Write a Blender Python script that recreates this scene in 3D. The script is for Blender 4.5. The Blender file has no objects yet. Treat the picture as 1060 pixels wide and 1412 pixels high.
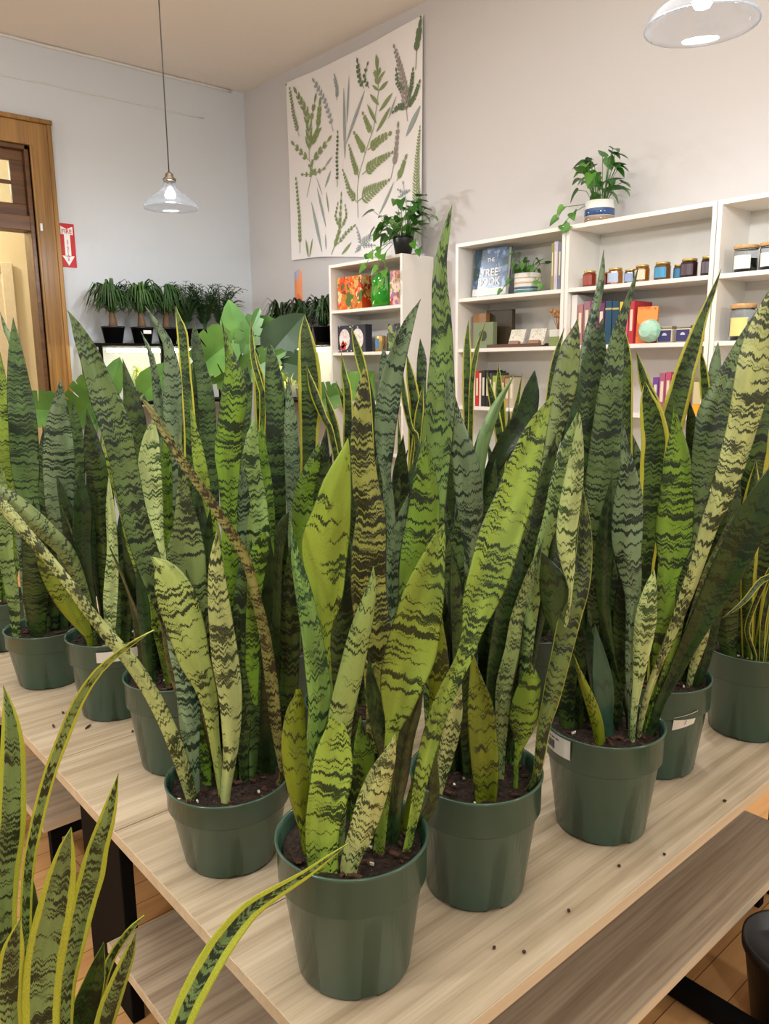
import bpy, bmesh, math, random
from math import sin, cos, pi, radians, hypot, atan2
from mathutils import Vector, Matrix, noise

scene = bpy.context.scene
COL = scene.collection

# ------------------------------------------------------------------ colours and node helpers
def lin(c):
    out = []
    for v in c[:3]:
        v = v / 255.0
        out.append(v / 12.92 if v <= 0.04045 else ((v + 0.055) / 1.055) ** 2.4)
    return (*out, 1.0)

class NT:
    def __init__(self, name):
        self.m = bpy.data.materials.new(name)
        self.m.use_nodes = True
        self.t = self.m.node_tree
        self.b = self.t.nodes['Principled BSDF']
    def n(self, typ, **kw):
        nd = self.t.nodes.new(typ)
        for k, v in kw.items():
            setattr(nd, k, v)
        return nd
    def l(self, a, b):
        self.t.links.new(a, b)
    def math(self, op, a, b=None, c=None, clamp=False):
        nd = self.n('ShaderNodeMath', operation=op, use_clamp=clamp)
        for i, v in enumerate((a, b, c)):
            if v is None: continue
            if isinstance(v, (int, float)): nd.inputs[i].default_value = v
            else: self.l(v, nd.inputs[i])
        return nd.outputs[0]
    def mix(self, f, a, b, mode='MIX'):
        nd = self.n('ShaderNodeMix', data_type='RGBA', blend_type=mode)
        for k, v in ((0, f), (6, a), (7, b)):
            if isinstance(v, (int, float)): nd.inputs[k].default_value = v
            elif isinstance(v, tuple): nd.inputs[k].default_value = v
            else: self.l(v, nd.inputs[k])
        return nd.outputs[2]
    def xyz(self, x, y, z):
        nd = self.n('ShaderNodeCombineXYZ')
        for i, v in enumerate((x, y, z)):
            if isinstance(v, (int, float)): nd.inputs[i].default_value = v
            else: self.l(v, nd.inputs[i])
        return nd.outputs[0]
    def noise(self, vec, scale=1.0, detail=2.0, rough=0.5):
        nd = self.n('ShaderNodeTexNoise')
        if vec is not None: self.l(vec, nd.inputs['Vector'])
        nd.inputs['Scale'].default_value = scale
        nd.inputs['Detail'].default_value = detail
        nd.inputs['Roughness'].default_value = rough
        return nd.outputs[0]
    def step(self, v, lo, hi, a=0.0, b=1.0):
        nd = self.n('ShaderNodeMapRange', interpolation_type='SMOOTHSTEP')
        if isinstance(v, (int, float)): nd.inputs[0].default_value = v
        else: self.l(v, nd.inputs[0])
        for i, x in ((1, lo), (2, hi), (3, a), (4, b)):
            if isinstance(x, (int, float)): nd.inputs[i].default_value = x
            else: self.l(x, nd.inputs[i])
        return nd.outputs[0]
    def set(self, **kw):
        for k, v in kw.items():
            i = self.b.inputs[k]
            if isinstance(v, (int, float, tuple)): i.default_value = v
            else: self.l(v, i)
        return self.m
    def bump(self, h, strength=0.3, dist=0.01):
        nd = self.n('ShaderNodeBump')
        nd.inputs['Strength'].default_value = strength
        nd.inputs['Distance'].default_value = dist
        self.l(h, nd.inputs['Height'])
        self.l(nd.outputs[0], self.b.inputs['Normal'])

def plain(name, rgb, rough=0.5, metal=0.0, var=0.06, scale=30, **kw):
    w = NT(name)
    co = w.n('ShaderNodeTexCoord').outputs['Object']
    f = w.noise(co, scale, 3)
    c = lin(rgb)
    d = tuple(x * (1 - var * 2) for x in c[:3]) + (1,)
    e = tuple(min(1, x * (1 + var)) for x in c[:3]) + (1,)
    w.set(**{'Base Color': w.mix(f, d, e), 'Roughness': rough, 'Metallic': metal})
    for k, v in kw.items():
        w.b.inputs[k.replace('_', ' ')].default_value = v
    return w.m

def leaf_mat(name, light, dark, thr=0.5, freq=95, edge=None, ew=0.34, soft=0.035, sheen=0.35, light2=None, contrast=1.0, chev=1.0):
    """banded snake plant leaf: u runs across the blade, v along it in metres"""
    w = NT(name)
    uv = w.n('ShaderNodeSeparateXYZ'); w.l(w.n('ShaderNodeUVMap').outputs[0], uv.inputs[0])
    U, V = uv.outputs[0], uv.outputs[1]
    R = w.math('MULTIPLY', w.n('ShaderNodeObjectInfo').outputs['Random'], 87.0)
    a = w.math('ABSOLUTE', w.math('SUBTRACT', U, 0.5))
    n1 = w.noise(w.xyz(w.math('MULTIPLY', U, 6.0), w.math('MULTIPLY', V, 16.0), R), 1.0, 2.0)
    n2 = w.noise(w.xyz(w.math('MULTIPLY', U, 34.0), w.math('MULTIPLY', V, 110.0), R), 1.0, 2.0)
    zig = w.math('SINE', w.math('ADD', w.math('MULTIPLY', U, 19.0), R))
    ph = w.math('MULTIPLY', V, freq * 2.05)
    ph = w.math('ADD', ph, w.math('MULTIPLY', a, -2.2 * chev))
    ph = w.math('ADD', ph, w.math('MULTIPLY', w.math('SUBTRACT', n1, 0.5), 3.0))
    ph = w.math('ADD', ph, w.math('MULTIPLY', w.math('SUBTRACT', n2, 0.5), 2.3))
    ph = w.math('ADD', ph, w.math('MULTIPLY', zig, 0.42))
    band = w.noise(w.xyz(w.math('MULTIPLY', U, .7), ph, R), 1.0, 1.0)
    dens = w.noise(w.xyz(w.math('MULTIPLY', U, 1.0), w.math('MULTIPLY', V, 11.0), w.math('ADD', R, 9.0)), 1.0, 1.0)
    t = w.math('ADD', thr + .018, w.math('MULTIPLY', w.math('SUBTRACT', dens, 0.5), -0.42))
    mask = w.step(band, w.math('SUBTRACT', t, soft), w.math('ADD', t, soft), 0.0, contrast)
    speck = w.noise(w.xyz(w.math('MULTIPLY', U, 60.0), w.math('MULTIPLY', V, 420.0), R), 1.0, 2.0)
    lo = w.noise(w.xyz(w.math('MULTIPLY', U, 2.0), w.math('MULTIPLY', V, 7.0), w.math('ADD', R, 3.0)), 1.0, 2.0)
    L = lin(light); L2 = lin(light2) if light2 else tuple(x * .66 for x in L[:3]) + (1,)
    base = w.mix(w.step(lo, .35, .68), L, L2)
    base = w.mix(w.step(speck, .55, .75, 0, .35), base, lin(dark))
    dk = w.mix(w.step(speck, .5, .75, 0, .22), tuple(x * .6 for x in lin(dark)[:3]) + (1,), L)
    col = w.mix(mask, base, dk)
    if edge:
        e = w.math('ADD', a, w.math('MULTIPLY', w.math('SUBTRACT', n1, .5), 0.10))
        E = w.mix(w.step(speck, .35, .6, 0, .7), lin(edge), tuple(x * .62 for x in lin(edge)[:3]) + (1,))
        col = w.mix(w.step(e, ew, ew + .03), col, E)
    else:
        col = w.mix(w.step(a, .47, .495, 0, .7), col, tuple(x * .6 for x in lin(dark)[:3]) + (1,))
    # pale, greener foot of the blade and a brown needle tip
    hs = w.n('ShaderNodeHueSaturation')
    hs.inputs['Saturation'].default_value = 1.0
    w.l(w.math('ADD', 0.85, w.math('MULTIPLY', w.n('ShaderNodeObjectInfo').outputs['Random'], 0.3)), hs.inputs['Value'])
    w.l(col, hs.inputs['Color'])
    w.set(**{'Base Color': hs.outputs[0], 'Roughness': w.step(mask, 0, 1, sheen, sheen + .08), 'Specular IOR Level': 0.45})
    w.bump(w.math('ADD', mask, w.math('MULTIPLY', n1, 2.0)), 0.12, 0.002)
    return w.m

LM = {
 'g': leaf_mat('bright_leaf', (144, 172, 66), (38, 62, 22), .54),
 'l': leaf_mat('lime_leaf', (142, 170, 60), (34, 60, 20), .62, 70),
 'G': leaf_mat('green_leaf', (118, 156, 48), (32, 54, 22), .52),
 'd': leaf_mat('olive_bright_leaf', (122, 136, 28), (48, 60, 14), .58, 80),
 'p': leaf_mat('pale_leaf', (178, 188, 118), (58, 66, 32), .52, 85),
 'P': leaf_mat('very_pale_leaf', (186, 206, 136), (62, 92, 44), .54, 95),
 'M': leaf_mat('pale_lime_leaf', (164, 182, 98), (52, 62, 30), .56, 75),
 'm': leaf_mat('mint_banded_leaf', (142, 170, 96), (34, 60, 30), .52, 85),
 'z': leaf_mat('tall_leaf', (124, 158, 80), (34, 56, 34), .52, 60, chev=1.4),
 's': leaf_mat('silver_leaf', (122, 146, 108), (34, 58, 42), .52, 90, sheen=.3),
 'S': leaf_mat('sage_leaf', (130, 150, 88), (40, 58, 34), .52, 95),
 't': leaf_mat('blue_green_leaf', (142, 172, 132), (22, 60, 46), .5, 90, sheen=.28),
 'v': leaf_mat('blue_sheen_leaf', (126, 168, 82), (34, 78, 46), .54, 90, sheen=.25),
 'b': leaf_mat('dense_banded_leaf', (162, 170, 84), (40, 44, 16), .47, 110),
 'c': leaf_mat('grey_banded_leaf', (98, 122, 70), (30, 46, 32), .5, 90),
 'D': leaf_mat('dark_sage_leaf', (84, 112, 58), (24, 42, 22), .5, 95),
 'o': leaf_mat('dark_olive_leaf', (70, 92, 38), (22, 36, 14), .5, 90),  # dark olive blade colour; fill leaves use it to darken the crowded middle
 'e': leaf_mat('olive_edged_leaf', (98, 114, 52), (30, 40, 20), .48, 100, edge=(150, 160, 60), ew=.45),
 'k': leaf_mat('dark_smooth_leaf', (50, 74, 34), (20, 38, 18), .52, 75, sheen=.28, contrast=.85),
 'n': leaf_mat('blue_dark_leaf', (60, 98, 78), (30, 62, 44), .6, 50, sheen=.25, contrast=.5),
 'q': leaf_mat('mint_smooth_leaf', (128, 164, 104), (78, 118, 66), .6, 60, contrast=.4),
 'r': leaf_mat('brown_banded_leaf', (146, 146, 82), (62, 52, 28), .5, 100),
 'y': leaf_mat('yellow_edged_leaf', (82, 108, 46), (26, 42, 18), .5, 95, edge=(192, 190, 66), ew=.34),
 'Y': leaf_mat('yellow_edged_near_leaf', (122, 150, 88), (26, 42, 18), .5, 105, edge=(184, 194, 62), ew=.30),
 'W': leaf_mat('broad_yellow_edged_leaf', (118, 146, 84), (28, 48, 20), .5, 100, edge=(190, 202, 62), ew=.2),
 'K': leaf_mat('dark_yellow_edged_leaf', (48, 76, 26), (24, 42, 16), .52, 70, edge=(176, 184, 60), ew=.44),
}

def wood_mat(name, c1, c2, rough=.5, axis=0, scale=1.0, gloss=.4, knots=False):
    w = NT(name)
    co = w.n('ShaderNodeTexCoord').outputs['Object']
    mp = w.n('ShaderNodeMapping'); w.l(co, mp.inputs[0])
    sc = [38 * scale] * 3; sc[axis] = 1.1 * scale
    mp.inputs['Scale'].default_value = sc
    a = w.noise(mp.outputs[0], 1.0, 5, .6)
    mp2 = w.n('ShaderNodeMapping'); w.l(co, mp2.inputs[0])
    sc2 = [150 * scale] * 3; sc2[axis] = 4 * scale
    mp2.inputs['Scale'].default_value = sc2
    b = w.noise(mp2.outputs[0], 1.0, 3, .6)
    f = w.math('ADD', w.step(a, .3, .72, 0, .72), w.step(b, .35, .75, 0, .34), clamp=True)
    w.set(**{'Base Color': w.mix(f, lin(c1), lin(c2)), 'Roughness': rough, 'Specular IOR Level': gloss})
    w.bump(b, .08, .002)
    return w.m

M = {}
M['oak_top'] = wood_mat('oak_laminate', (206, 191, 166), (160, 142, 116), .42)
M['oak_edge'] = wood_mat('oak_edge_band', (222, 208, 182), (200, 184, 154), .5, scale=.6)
M['oak_shelf'] = wood_mat('oak_laminate_shaded', (190, 175, 152), (140, 122, 102), .38)  # greyer copy of the oak, with the shade under the table in its colour
M['black_steel'] = plain('black_steel', (7, 7, 7), .8, Specular_IOR_Level=.15)
M['casing'] = wood_mat('varnished_oak_casing', (172, 130, 72), (112, 80, 38), .3, axis=2, scale=.5)
M['sash'] = wood_mat('dark_sash_wood', (112, 74, 38), (66, 40, 20), .35, axis=0, scale=.5)
M['white_board'] = plain('white_laminate', (236, 233, 226), .4, var=.015)
M['pot'] = plain('green_pot_plastic', (64, 92, 77), .2, var=.03, scale=8, Specular_IOR_Level=.5)
M['black_pot'] = plain('black_pot_plastic', (16, 16, 17), .4)
M['sticker'] = plain('white_sticker', (232, 232, 228), .5, var=.01)
M['ink'] = plain('black_ink', (20, 20, 22), .6)
M['white_ink'] = plain('white_ink', (245, 245, 245), .6, var=.01)
M['red_ink'] = plain('red_ink', (196, 26, 30), .5)

def soil_mat():
    w = NT('potting_soil')
    co = w.n('ShaderNodeTexCoord').outputs['Object']
    a = w.noise(co, 120, 4, .7); b = w.noise(co, 330, 2)
    c = w.mix(w.step(a, .35, .68), lin((12, 8, 6)), lin((62, 42, 30)))
    c = w.mix(w.step(b, .72, .76), c, lin((190, 180, 165)))
    w.set(**{'Base Color': c, 'Roughness': .9})
    w.bump(a, .9, .01)
    return w.m
M['soil'] = soil_mat()
M['bark'] = plain('bark_chips', (74, 48, 32), .85, var=.3, scale=60)
M['perlite'] = plain('perlite', (220, 215, 205), .8)

def wall_mat(name, rgb, amt=.03):
    w = NT(name)
    co = w.n('ShaderNodeTexCoord').outputs['Object']
    a = w.noise(co, 1.3, 3); b = w.noise(co, 14, 4, .6)
    c = lin(rgb)
    w.set(**{'Base Color': w.mix(a, tuple(x * (1 - amt) for x in c[:3]) + (1,), tuple(min(1, x * (1 + amt)) for x in c[:3]) + (1,)), 'Roughness': .75})
    w.bump(b, .25, .01)
    return w.m
M['wall_left'] = wall_mat('grey_blue_plaster', (210, 216, 222))
M['wall_right'] = wall_mat('warm_grey_plaster', (204, 201, 200))
M['ceiling'] = wall_mat('beige_ceiling_paint', (232, 227, 220))
M['trim'] = plain('white_trim_paint', (225, 225, 222), .5)
M['hall'] = wall_mat('warm_hall_paint', (228, 214, 178))
M['hall_door'] = plain('cream_door_paint', (226, 212, 182), .45)

def floor_mat():
    w = NT('orange_floorboards')
    co = w.n('ShaderNodeTexCoord').outputs['Object']
    br = w.n('ShaderNodeTexBrick')
    mp = w.n('ShaderNodeMapping'); w.l(co, mp.inputs[0])
    w.l(mp.outputs[0], br.inputs[0])
    br.inputs['Scale'].default_value = 1.0
    br.inputs['Brick Width'].default_value = 1.4; br.inputs['Row Height'].default_value = .085
    br.inputs['Mortar Size'].default_value = .0012
    br.inputs['Color1'].default_value = lin((226, 180, 122)); br.inputs['Color2'].default_value = lin((208, 154, 98))
    br.inputs['Mortar'].default_value = lin((96, 60, 34))
    mp2 = w.n('ShaderNodeMapping'); w.l(co, mp2.inputs[0]); mp2.inputs['Scale'].default_value = (2.5, 34, 1)
    g = w.noise(mp2.outputs[0], 1, 5, .65)
    w.set(**{'Base Color': w.mix(w.step(g, .4, .75, 0, .3), br.outputs[0], lin((140, 88, 46))), 'Roughness': .3})
    return w.m
M['floor'] = floor_mat()

def glass_mat(name, rgb=(235, 240, 245), rough=.02):
    w = NT(name)
    w.set(**{'Base Color': lin(rgb), 'Roughness': rough, 'Transmission Weight': 1.0, 'IOR': 1.3})
    return w.m
M['glass'] = glass_mat('clear_glass')
M['jar_glass'] = glass_mat('jar_glass')
def milky():
    w = NT('faintly_milky_glass')
    tl = w.n('ShaderNodeBsdfTranslucent'); tl.inputs[0].default_value = (.95, .97, 1, 1)
    mx = w.n('ShaderNodeMixShader'); mx.inputs[0].default_value = .006
    w.set(**{'Base Color': lin((240, 244, 250)), 'Roughness': .03, 'Transmission Weight': 1.0, 'IOR': 1.35})
    w.l(w.b.outputs[0], mx.inputs[1]); w.l(tl.outputs[0], mx.inputs[2]); w.l(mx.outputs[0], w.t.nodes['Material Output'].inputs[0])
    return w.m
M['shade_glass'] = milky()

def emit(name, rgb, s):
    w = NT(name)
    w.set(**{'Base Color': lin(rgb), 'Emission Color': lin(rgb), 'Emission Strength': s})
    return w.m
M['bulb'] = emit('lit_bulb', (240, 245, 255), 60)
M['tube'] = emit('grow_tube', (255, 246, 210), 30)
M['brass'] = plain('aged_nickel', (150, 136, 120), .3, .8)
M['cable'] = plain('grey_cable', (70, 66, 64), .6)

def foliage(name, rgb, rgb2, rough=.35):
    w = NT(name)
    co = w.n('ShaderNodeTexCoord').outputs['Object']
    w.set(**{'Base Color': w.mix(w.step(w.noise(co, 4, 2), .35, .65), lin(rgb), lin(rgb2)), 'Roughness': rough})
    return w.m
M['palm'] = foliage('dark_palm_leaf', (44, 76, 34), (74, 108, 52), .45)
M['palm2'] = foliage('fern_palm_leaf', (56, 88, 50), (88, 118, 70), .5)
M['dracaena'] = foliage('dark_strap_leaf', (30, 52, 28), (52, 80, 40), .4)
M['pothos'] = foliage('pothos_leaf', (42, 96, 30), (92, 148, 48), .3)
M['monstera'] = foliage('monstera_leaf', (64, 108, 36), (88, 132, 48), .5)
M['monstera_dark'] = foliage('dark_monstera_leaf', (34, 62, 30), (46, 76, 36), .55)
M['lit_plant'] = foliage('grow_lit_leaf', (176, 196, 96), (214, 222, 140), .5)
M['trunk'] = plain('palm_trunk', (118, 92, 66), .8, var=.25)

# ------------------------------------------------------------------ object helpers
def link(name, me, mat=None, parent=None, smooth=False):
    o = bpy.data.objects.new(name, me)
    COL.objects.link(o)
    for m in (mat if isinstance(mat, (list, tuple)) else [mat]):
        if m is not None: me.materials.append(m)
    if smooth:
        for p in me.polygons: p.use_smooth = True
    if parent is not None: o.parent = parent
    return o

class MB:
    """collects shapes, then links them as one mesh object"""
    def __init__(s): s.v = []; s.f = []; s.m = []
    def add(s, v, f, mi=0):
        b = len(s.v); s.v += [tuple(p) for p in v]
        s.f += [tuple(i + b for i in q) for q in f]; s.m += [mi] * len(f); return s
    def box(s, x0, x1, y0, y1, z0, z1, mi=0, mat=None):
        v = [(x, y, z) for z in (z0, z1) for y in (y0, y1) for x in (x0, x1)]
        if mat is not None: v = [tuple(mat @ Vector(p)) for p in v]
        return s.add(v, [(0, 2, 3, 1), (4, 5, 7, 6), (0, 1, 5, 4), (2, 6, 7, 3), (0, 4, 6, 2), (1, 3, 7, 5)], mi)
    def lathe(s, prof, n=32, c=(0, 0, 0), mi=0, f=None):
        v = []
        for k, (r, z) in enumerate(prof):
            for i in range(n):
                a = 2 * pi * i / n
                rr, zz = (r, z) if f is None else f(k, a, r, z)
                v.append((c[0] + rr * cos(a), c[1] + rr * sin(a), c[2] + zz))
        q = []
        for k in range(len(prof) - 1):
            for i in range(n):
                j = (i + 1) % n
                q.append((k * n + i, k * n + j, (k + 1) * n + j, (k + 1) * n + i))
        if prof[0][0] > 1e-5: q.append(tuple(reversed(range(n))))
        if prof[-1][0] > 1e-5: q.append(tuple(range((len(prof) - 1) * n, len(prof) * n)))
        return s.add(v, q, mi)
    def tube(s, pts, r, n=8, mi=0):
        pts = [Vector(p) for p in pts]; v = []; q = []
        for k, p in enumerate(pts):
            t = (pts[min(k + 1, len(pts) - 1)] - pts[max(k - 1, 0)]).normalized()
            a = t.orthogonal().normalized() if k == 0 else (A - t * A.dot(t)).normalized()
            A = a; b = t.cross(a)
            rr = r[k] if isinstance(r, (list, tuple)) else r
            for i in range(n):
                g = 2 * pi * i / n
                v.append(tuple(p + a * rr * cos(g) + b * rr * sin(g)))
        for k in range(len(pts) - 1):
            for i in range(n):
                j = (i + 1) % n
                q.append((k * n + i, k * n + j, (k + 1) * n + j, (k + 1) * n + i))
        q.append(tuple(reversed(range(n)))); q.append(tuple(range((len(pts) - 1) * n, len(pts) * n)))
        return s.add(v, q, mi)
    def mesh(s, name):
        me = bpy.data.meshes.new(name); me.from_pydata(s.v, [], s.f)
        if any(s.m):
            for p, i in zip(me.polygons, s.m): p.material_index = i
        me.update(); return me
    def build(s, name, mat=None, parent=None, smooth=False, bevel=0):
        o = link(name, s.mesh(name), mat, parent, smooth)
        if bevel:
            b = o.modifiers.new('b', 'BEVEL'); b.width = bevel; b.segments = 2; b.limit_method = 'ANGLE'
        return o

def tag(o, label=None, cat=None, group=None, kind=None):
    if label: o['label'] = label
    if cat: o['category'] = cat
    if group: o['group'] = group
    if kind: o['kind'] = kind
    return o
def empty(name, loc, label=None, cat=None, group=None, rz=0):
    o = bpy.data.objects.new(name, None); COL.objects.link(o)
    o.location = loc; o.rotation_euler = (0, 0, rz); o.empty_display_size = .05
    return tag(o, label, cat, group)

# ------------------------------------------------------------------ the room
CEIL = 3.68; WX = 3.68; WY = 5.9
tag(MB().box(-3.5, 5.5, -3.5, 8.4, -.1, 0).build('floor', M['floor']), kind='structure')
tag(MB().box(-3.5, WX + .15, -3.5, WY + .15, CEIL, CEIL + .1).build('ceiling', M['ceiling']), kind='structure')
tag(MB().box(WX, WX + .15, -3.5, WY + .15, 0, CEIL).build('wall_right', M['wall_right']), kind='structure')
DX0, DX1, DZ = .95, 1.94, 3.0
wl = MB().box(DX1, WX, WY, WY + .15, 0, CEIL).box(-3.5, DX0, WY, WY + .15, 0, CEIL).box(DX0, DX1, WY, WY + .15, DZ, CEIL)
tag(wl.build('wall_left', M['wall_left']), kind='structure')
tag(MB().box(DX1 + .16, WX - .03, WY - .012, WY, .0, .14).build('baseboard_left', M['trim']), kind='structure')
tag(MB().box(WX - .012, WX, -3.5, WY - .012, 0, .14).build('baseboard_right', M['trim']), kind='structure')
tp = [(x, WY - .006 + .003 * noise.noise(Vector((x * 7, 0, 0))), CEIL - .012 + .006 * noise.noise(Vector((x * 5, 3, 0)))) for x in [i * .12 - 3.4 for i in range(59)]]
tag(MB().tube(tp, .012, 5).build('trim_1', M['trim'], smooth=True), kind='structure')
tp = [(x, WY - .002, 3.42 + .006 * noise.noise(Vector((x * 4, 7, 0)))) for x in [1.2 + i * .1 for i in range(22)]]
tag(MB().tube(tp, .005, 5).build('trim_2', M['trim'], smooth=True), kind='structure')

# oak door frame with a transom
dr = empty('door_1', (0, 0, 0)); dr['kind'] = 'structure'
c = MB()
for x0, x1 in ((DX1, DX1 + .15), (DX0 - .15, DX0)):
    c.box(x0, x1, WY - .035, WY, 0, DZ + .15)
c.box(DX0 - .15, DX1 + .15, WY - .034, WY, DZ, DZ + .15)
c.box(DX0 - .17, DX1 + .165, WY - .05, WY, DZ + .15, DZ + .18)
c.box(DX1 + .125, DX1 + .155, WY - .05, WY, 0, DZ + .15)
c.box(DX1 - .0, DX1 + .018, WY - .045, WY, 0, DZ)
c.build('door_casing', M['casing'], dr, bevel=.006)
j = MB().box(DX1 - .03, DX1, WY - .01, WY + .15, 0, DZ).box(DX0, DX0 + .03, WY - .01, WY + .15, 0, DZ).box(DX0, DX1, WY - .01, WY + .15, DZ - .03, DZ)
j.box(DX0 + .03, DX1 - .03, WY - .012, WY + .13, 2.44, 2.54)
j.build('door_jamb', M['sash'], dr, bevel=.004)
s = MB().box(DX0 + .03, DX1 - .03, WY + .03, WY + .07, 2.54, 2.62).box(DX0 + .03, DX1 - .03, WY + .03, WY + .07, 2.9, 2.97)
s.box(DX1 - .12, DX1 - .03, WY + .03, WY + .07, 2.62, 2.9).box(DX0 + .03, DX0 + .12, WY + .03, WY + .07, 2.62, 2.9)
s.box(DX0 + .12, DX1 - .12, WY + .04, WY + .06, 2.745, 2.77)
for i in range(1, 3):
    x = DX0 + .12 + i * (DX1 - DX0 - .24) / 3
    s.box(x - .011, x + .011, WY + .041, WY + .059, 2.62, 2.9)
s.build('transom_sash', M['sash'], dr, bevel=.003)
MB().box(DX0 + .12, DX1 - .12, WY + .048, WY + .052, 2.62, 2.9).build('transom_glass', M['glass'], dr)
MB().box(DX1 + .02, DX1 + .035, WY - .055, WY - .035, 2.44, 2.49).build('catch', M['trim'], dr)

# hallway behind the door
tag(MB().box(-1.5, 4.2, 7.6, 7.7, 0, 3.6).build('wall_hall', M['hall']), kind='structure')
tag(MB().box(4.2, 4.3, WY + .15, 7.7, 0, 3.6).build('wall_hall_right', M['hall']), kind='structure')
tag(MB().box(-1.6, -1.5, WY + .15, 7.7, 0, 3.6).build('wall_hall_left', M['hall']), kind='structure')
tag(MB().box(-1.6, 4.3, WY + .15, 7.7, 3.6, 3.7).build('ceiling_hall', M['hall']), kind='structure')
d2 = empty('door_2', (0, 0, 0)); d2['kind'] = 'structure'
X0, X1, Zt = 1.32, 2.16, 2.32
pd = MB().box(X0, X1, 7.55, 7.585, .01, Zt)
pd.build('door_panel', M['hall_door'], d2)
pm = MB()
for xa, xb in ((X0 + .11, X0 + .38), (X1 - .38, X1 - .11)):
    for za, zb in ((.2, .85), (1.0, 1.62), (1.75, 2.18)):
        pm.box(xa, xb, 7.541, 7.551, za, zb)
        pm.box(xa + .035, xb - .035, 7.533, 7.542, za + .035, zb - .035)
pm.build('door_mouldings', M['hall_door'], d2, bevel=.006)
MB().box(X0 - .1, X0, 7.54, 7.6, 0, Zt + .1).box(X1, X1 + .1, 7.54, 7.6, 0, Zt + .1).box(X0, X1, 7.54, 7.6, Zt, Zt + .1).build('door_casing', M['hall_door'], d2, bevel=.008)
MB().box(X1 - .015, X1, 7.52, 7.55, 1.35, 1.47).build('hinge', M['brass'], d2)

# ------------------------------------------------------------------ writing
def text(name, body, size, loc, rot, mat, parent, depth=.0006, sx=1.0, align='CENTER', spacing=1.0):
    cu = bpy.data.curves.new(name, 'FONT'); cu.body = body; cu.size = size; cu.extrude = depth
    cu.align_x = align; cu.align_y = 'CENTER'; cu.space_line = spacing; cu.offset = size * .012
    tmp = bpy.data.objects.new('type', cu); COL.objects.link(tmp)
    me = bpy.data.meshes.new_from_object(tmp.evaluated_get(bpy.context.evaluated_depsgraph_get()))
    bpy.data.objects.remove(tmp)
    me.materials.clear()
    o = link(name, me, mat, parent)
    o.location = loc; o.rotation_euler = rot; o.scale = (sx, 1, 1)
    return o
RW = (pi / 2, 0, -pi / 2)      # reads on surfaces facing -X
LW = (pi / 2, 0, 0)            # reads on surfaces facing -Y

fs = empty('fire_sign', (2.155, WY, 2.365), 'small red and white FIRE EXTINGUISHER arrow sign beside the oak doorway', 'sign')
MB().box(-.055, .055, -.006, -.001, -.15, .15).build('sign_plate', M['red_ink'], fs)
w = MB().box(-.043, .043, -.0075, -.006, .075, .132)
w.add([(-.043, -.0078, .132), (.043, -.0078, .132), (0, -.0078, .112)], [(0, 1, 2)], 1)
w.box(-.021, .021, -.0075, -.006, -.075, .075)
w.add([(-.044, -.0075, -.072), (.044, -.0075, -.072), (0, -.0075, -.14)], [(0, 2, 1)])
w.build('arrow', [M['white_ink'], M['red_ink']], fs)
text('lettering', 'FIRE', .042, (0, -.0085, .094), LW, M['red_ink'], fs, sx=.95)
text('lettering', '\n'.join('EXTINGUISHER'), .0145, (0, -.0085, -.035), LW, M['red_ink'], fs, sx=1.4, spacing=.85)

# ------------------------------------------------------------------ display tables (two tiers that nest)
def top_board(x0, x1, y0, y1, z, t, mat, edge, root, seams=()):
    ys = [y0] + list(seams) + [y1]
    b = MB()
    for a, c_ in zip(ys, ys[1:]):
        b.box(x0 + .0015, x1 - .0015, a + .0012, c_ - .0012, z - t + .0008, z)
    b.build('tabletop', mat, root, bevel=.0012)
    e = MB().box(x0, x0 + .0014, y0, y1, z - t, z - .0006).box(x1 - .0014, x1, y0, y1, z - t, z - .0006)
    e.box(x0 + .0014, x1 - .0014, y0, y0 + .0011, z - t, z - .0006).box(x0 + .0014, x1 - .0014, y1 - .0011, y1, z - t, z - .0006)
    e.build('edge_band', edge, root)
def slab_leg(x0, x1, y0, y1, z, root):
    MB().box(x0, x1, y0, y1, 0, z).build('leg', M['black_steel'], root, bevel=.003)
t1 = empty('display_table', (0, 0, 0), 'long pale oak display table on black slab legs, crowded with snake plants', 'table')
top_board(.555, 2.2, .683, 3.3, .52, .026, M['oak_top'], M['oak_edge'], t1, (1.108, 1.532, 1.937, 2.34, 2.82))
for q in ((.575, .605, 1.565, 1.80), (.575, .605, 3.275, 3.295), (2.15, 2.18, 1.58, 1.8), (2.15, 2.18, 3.05, 3.28), (2.12, 2.15, .70, .80)):
    slab_leg(*q, .493, t1)
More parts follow.
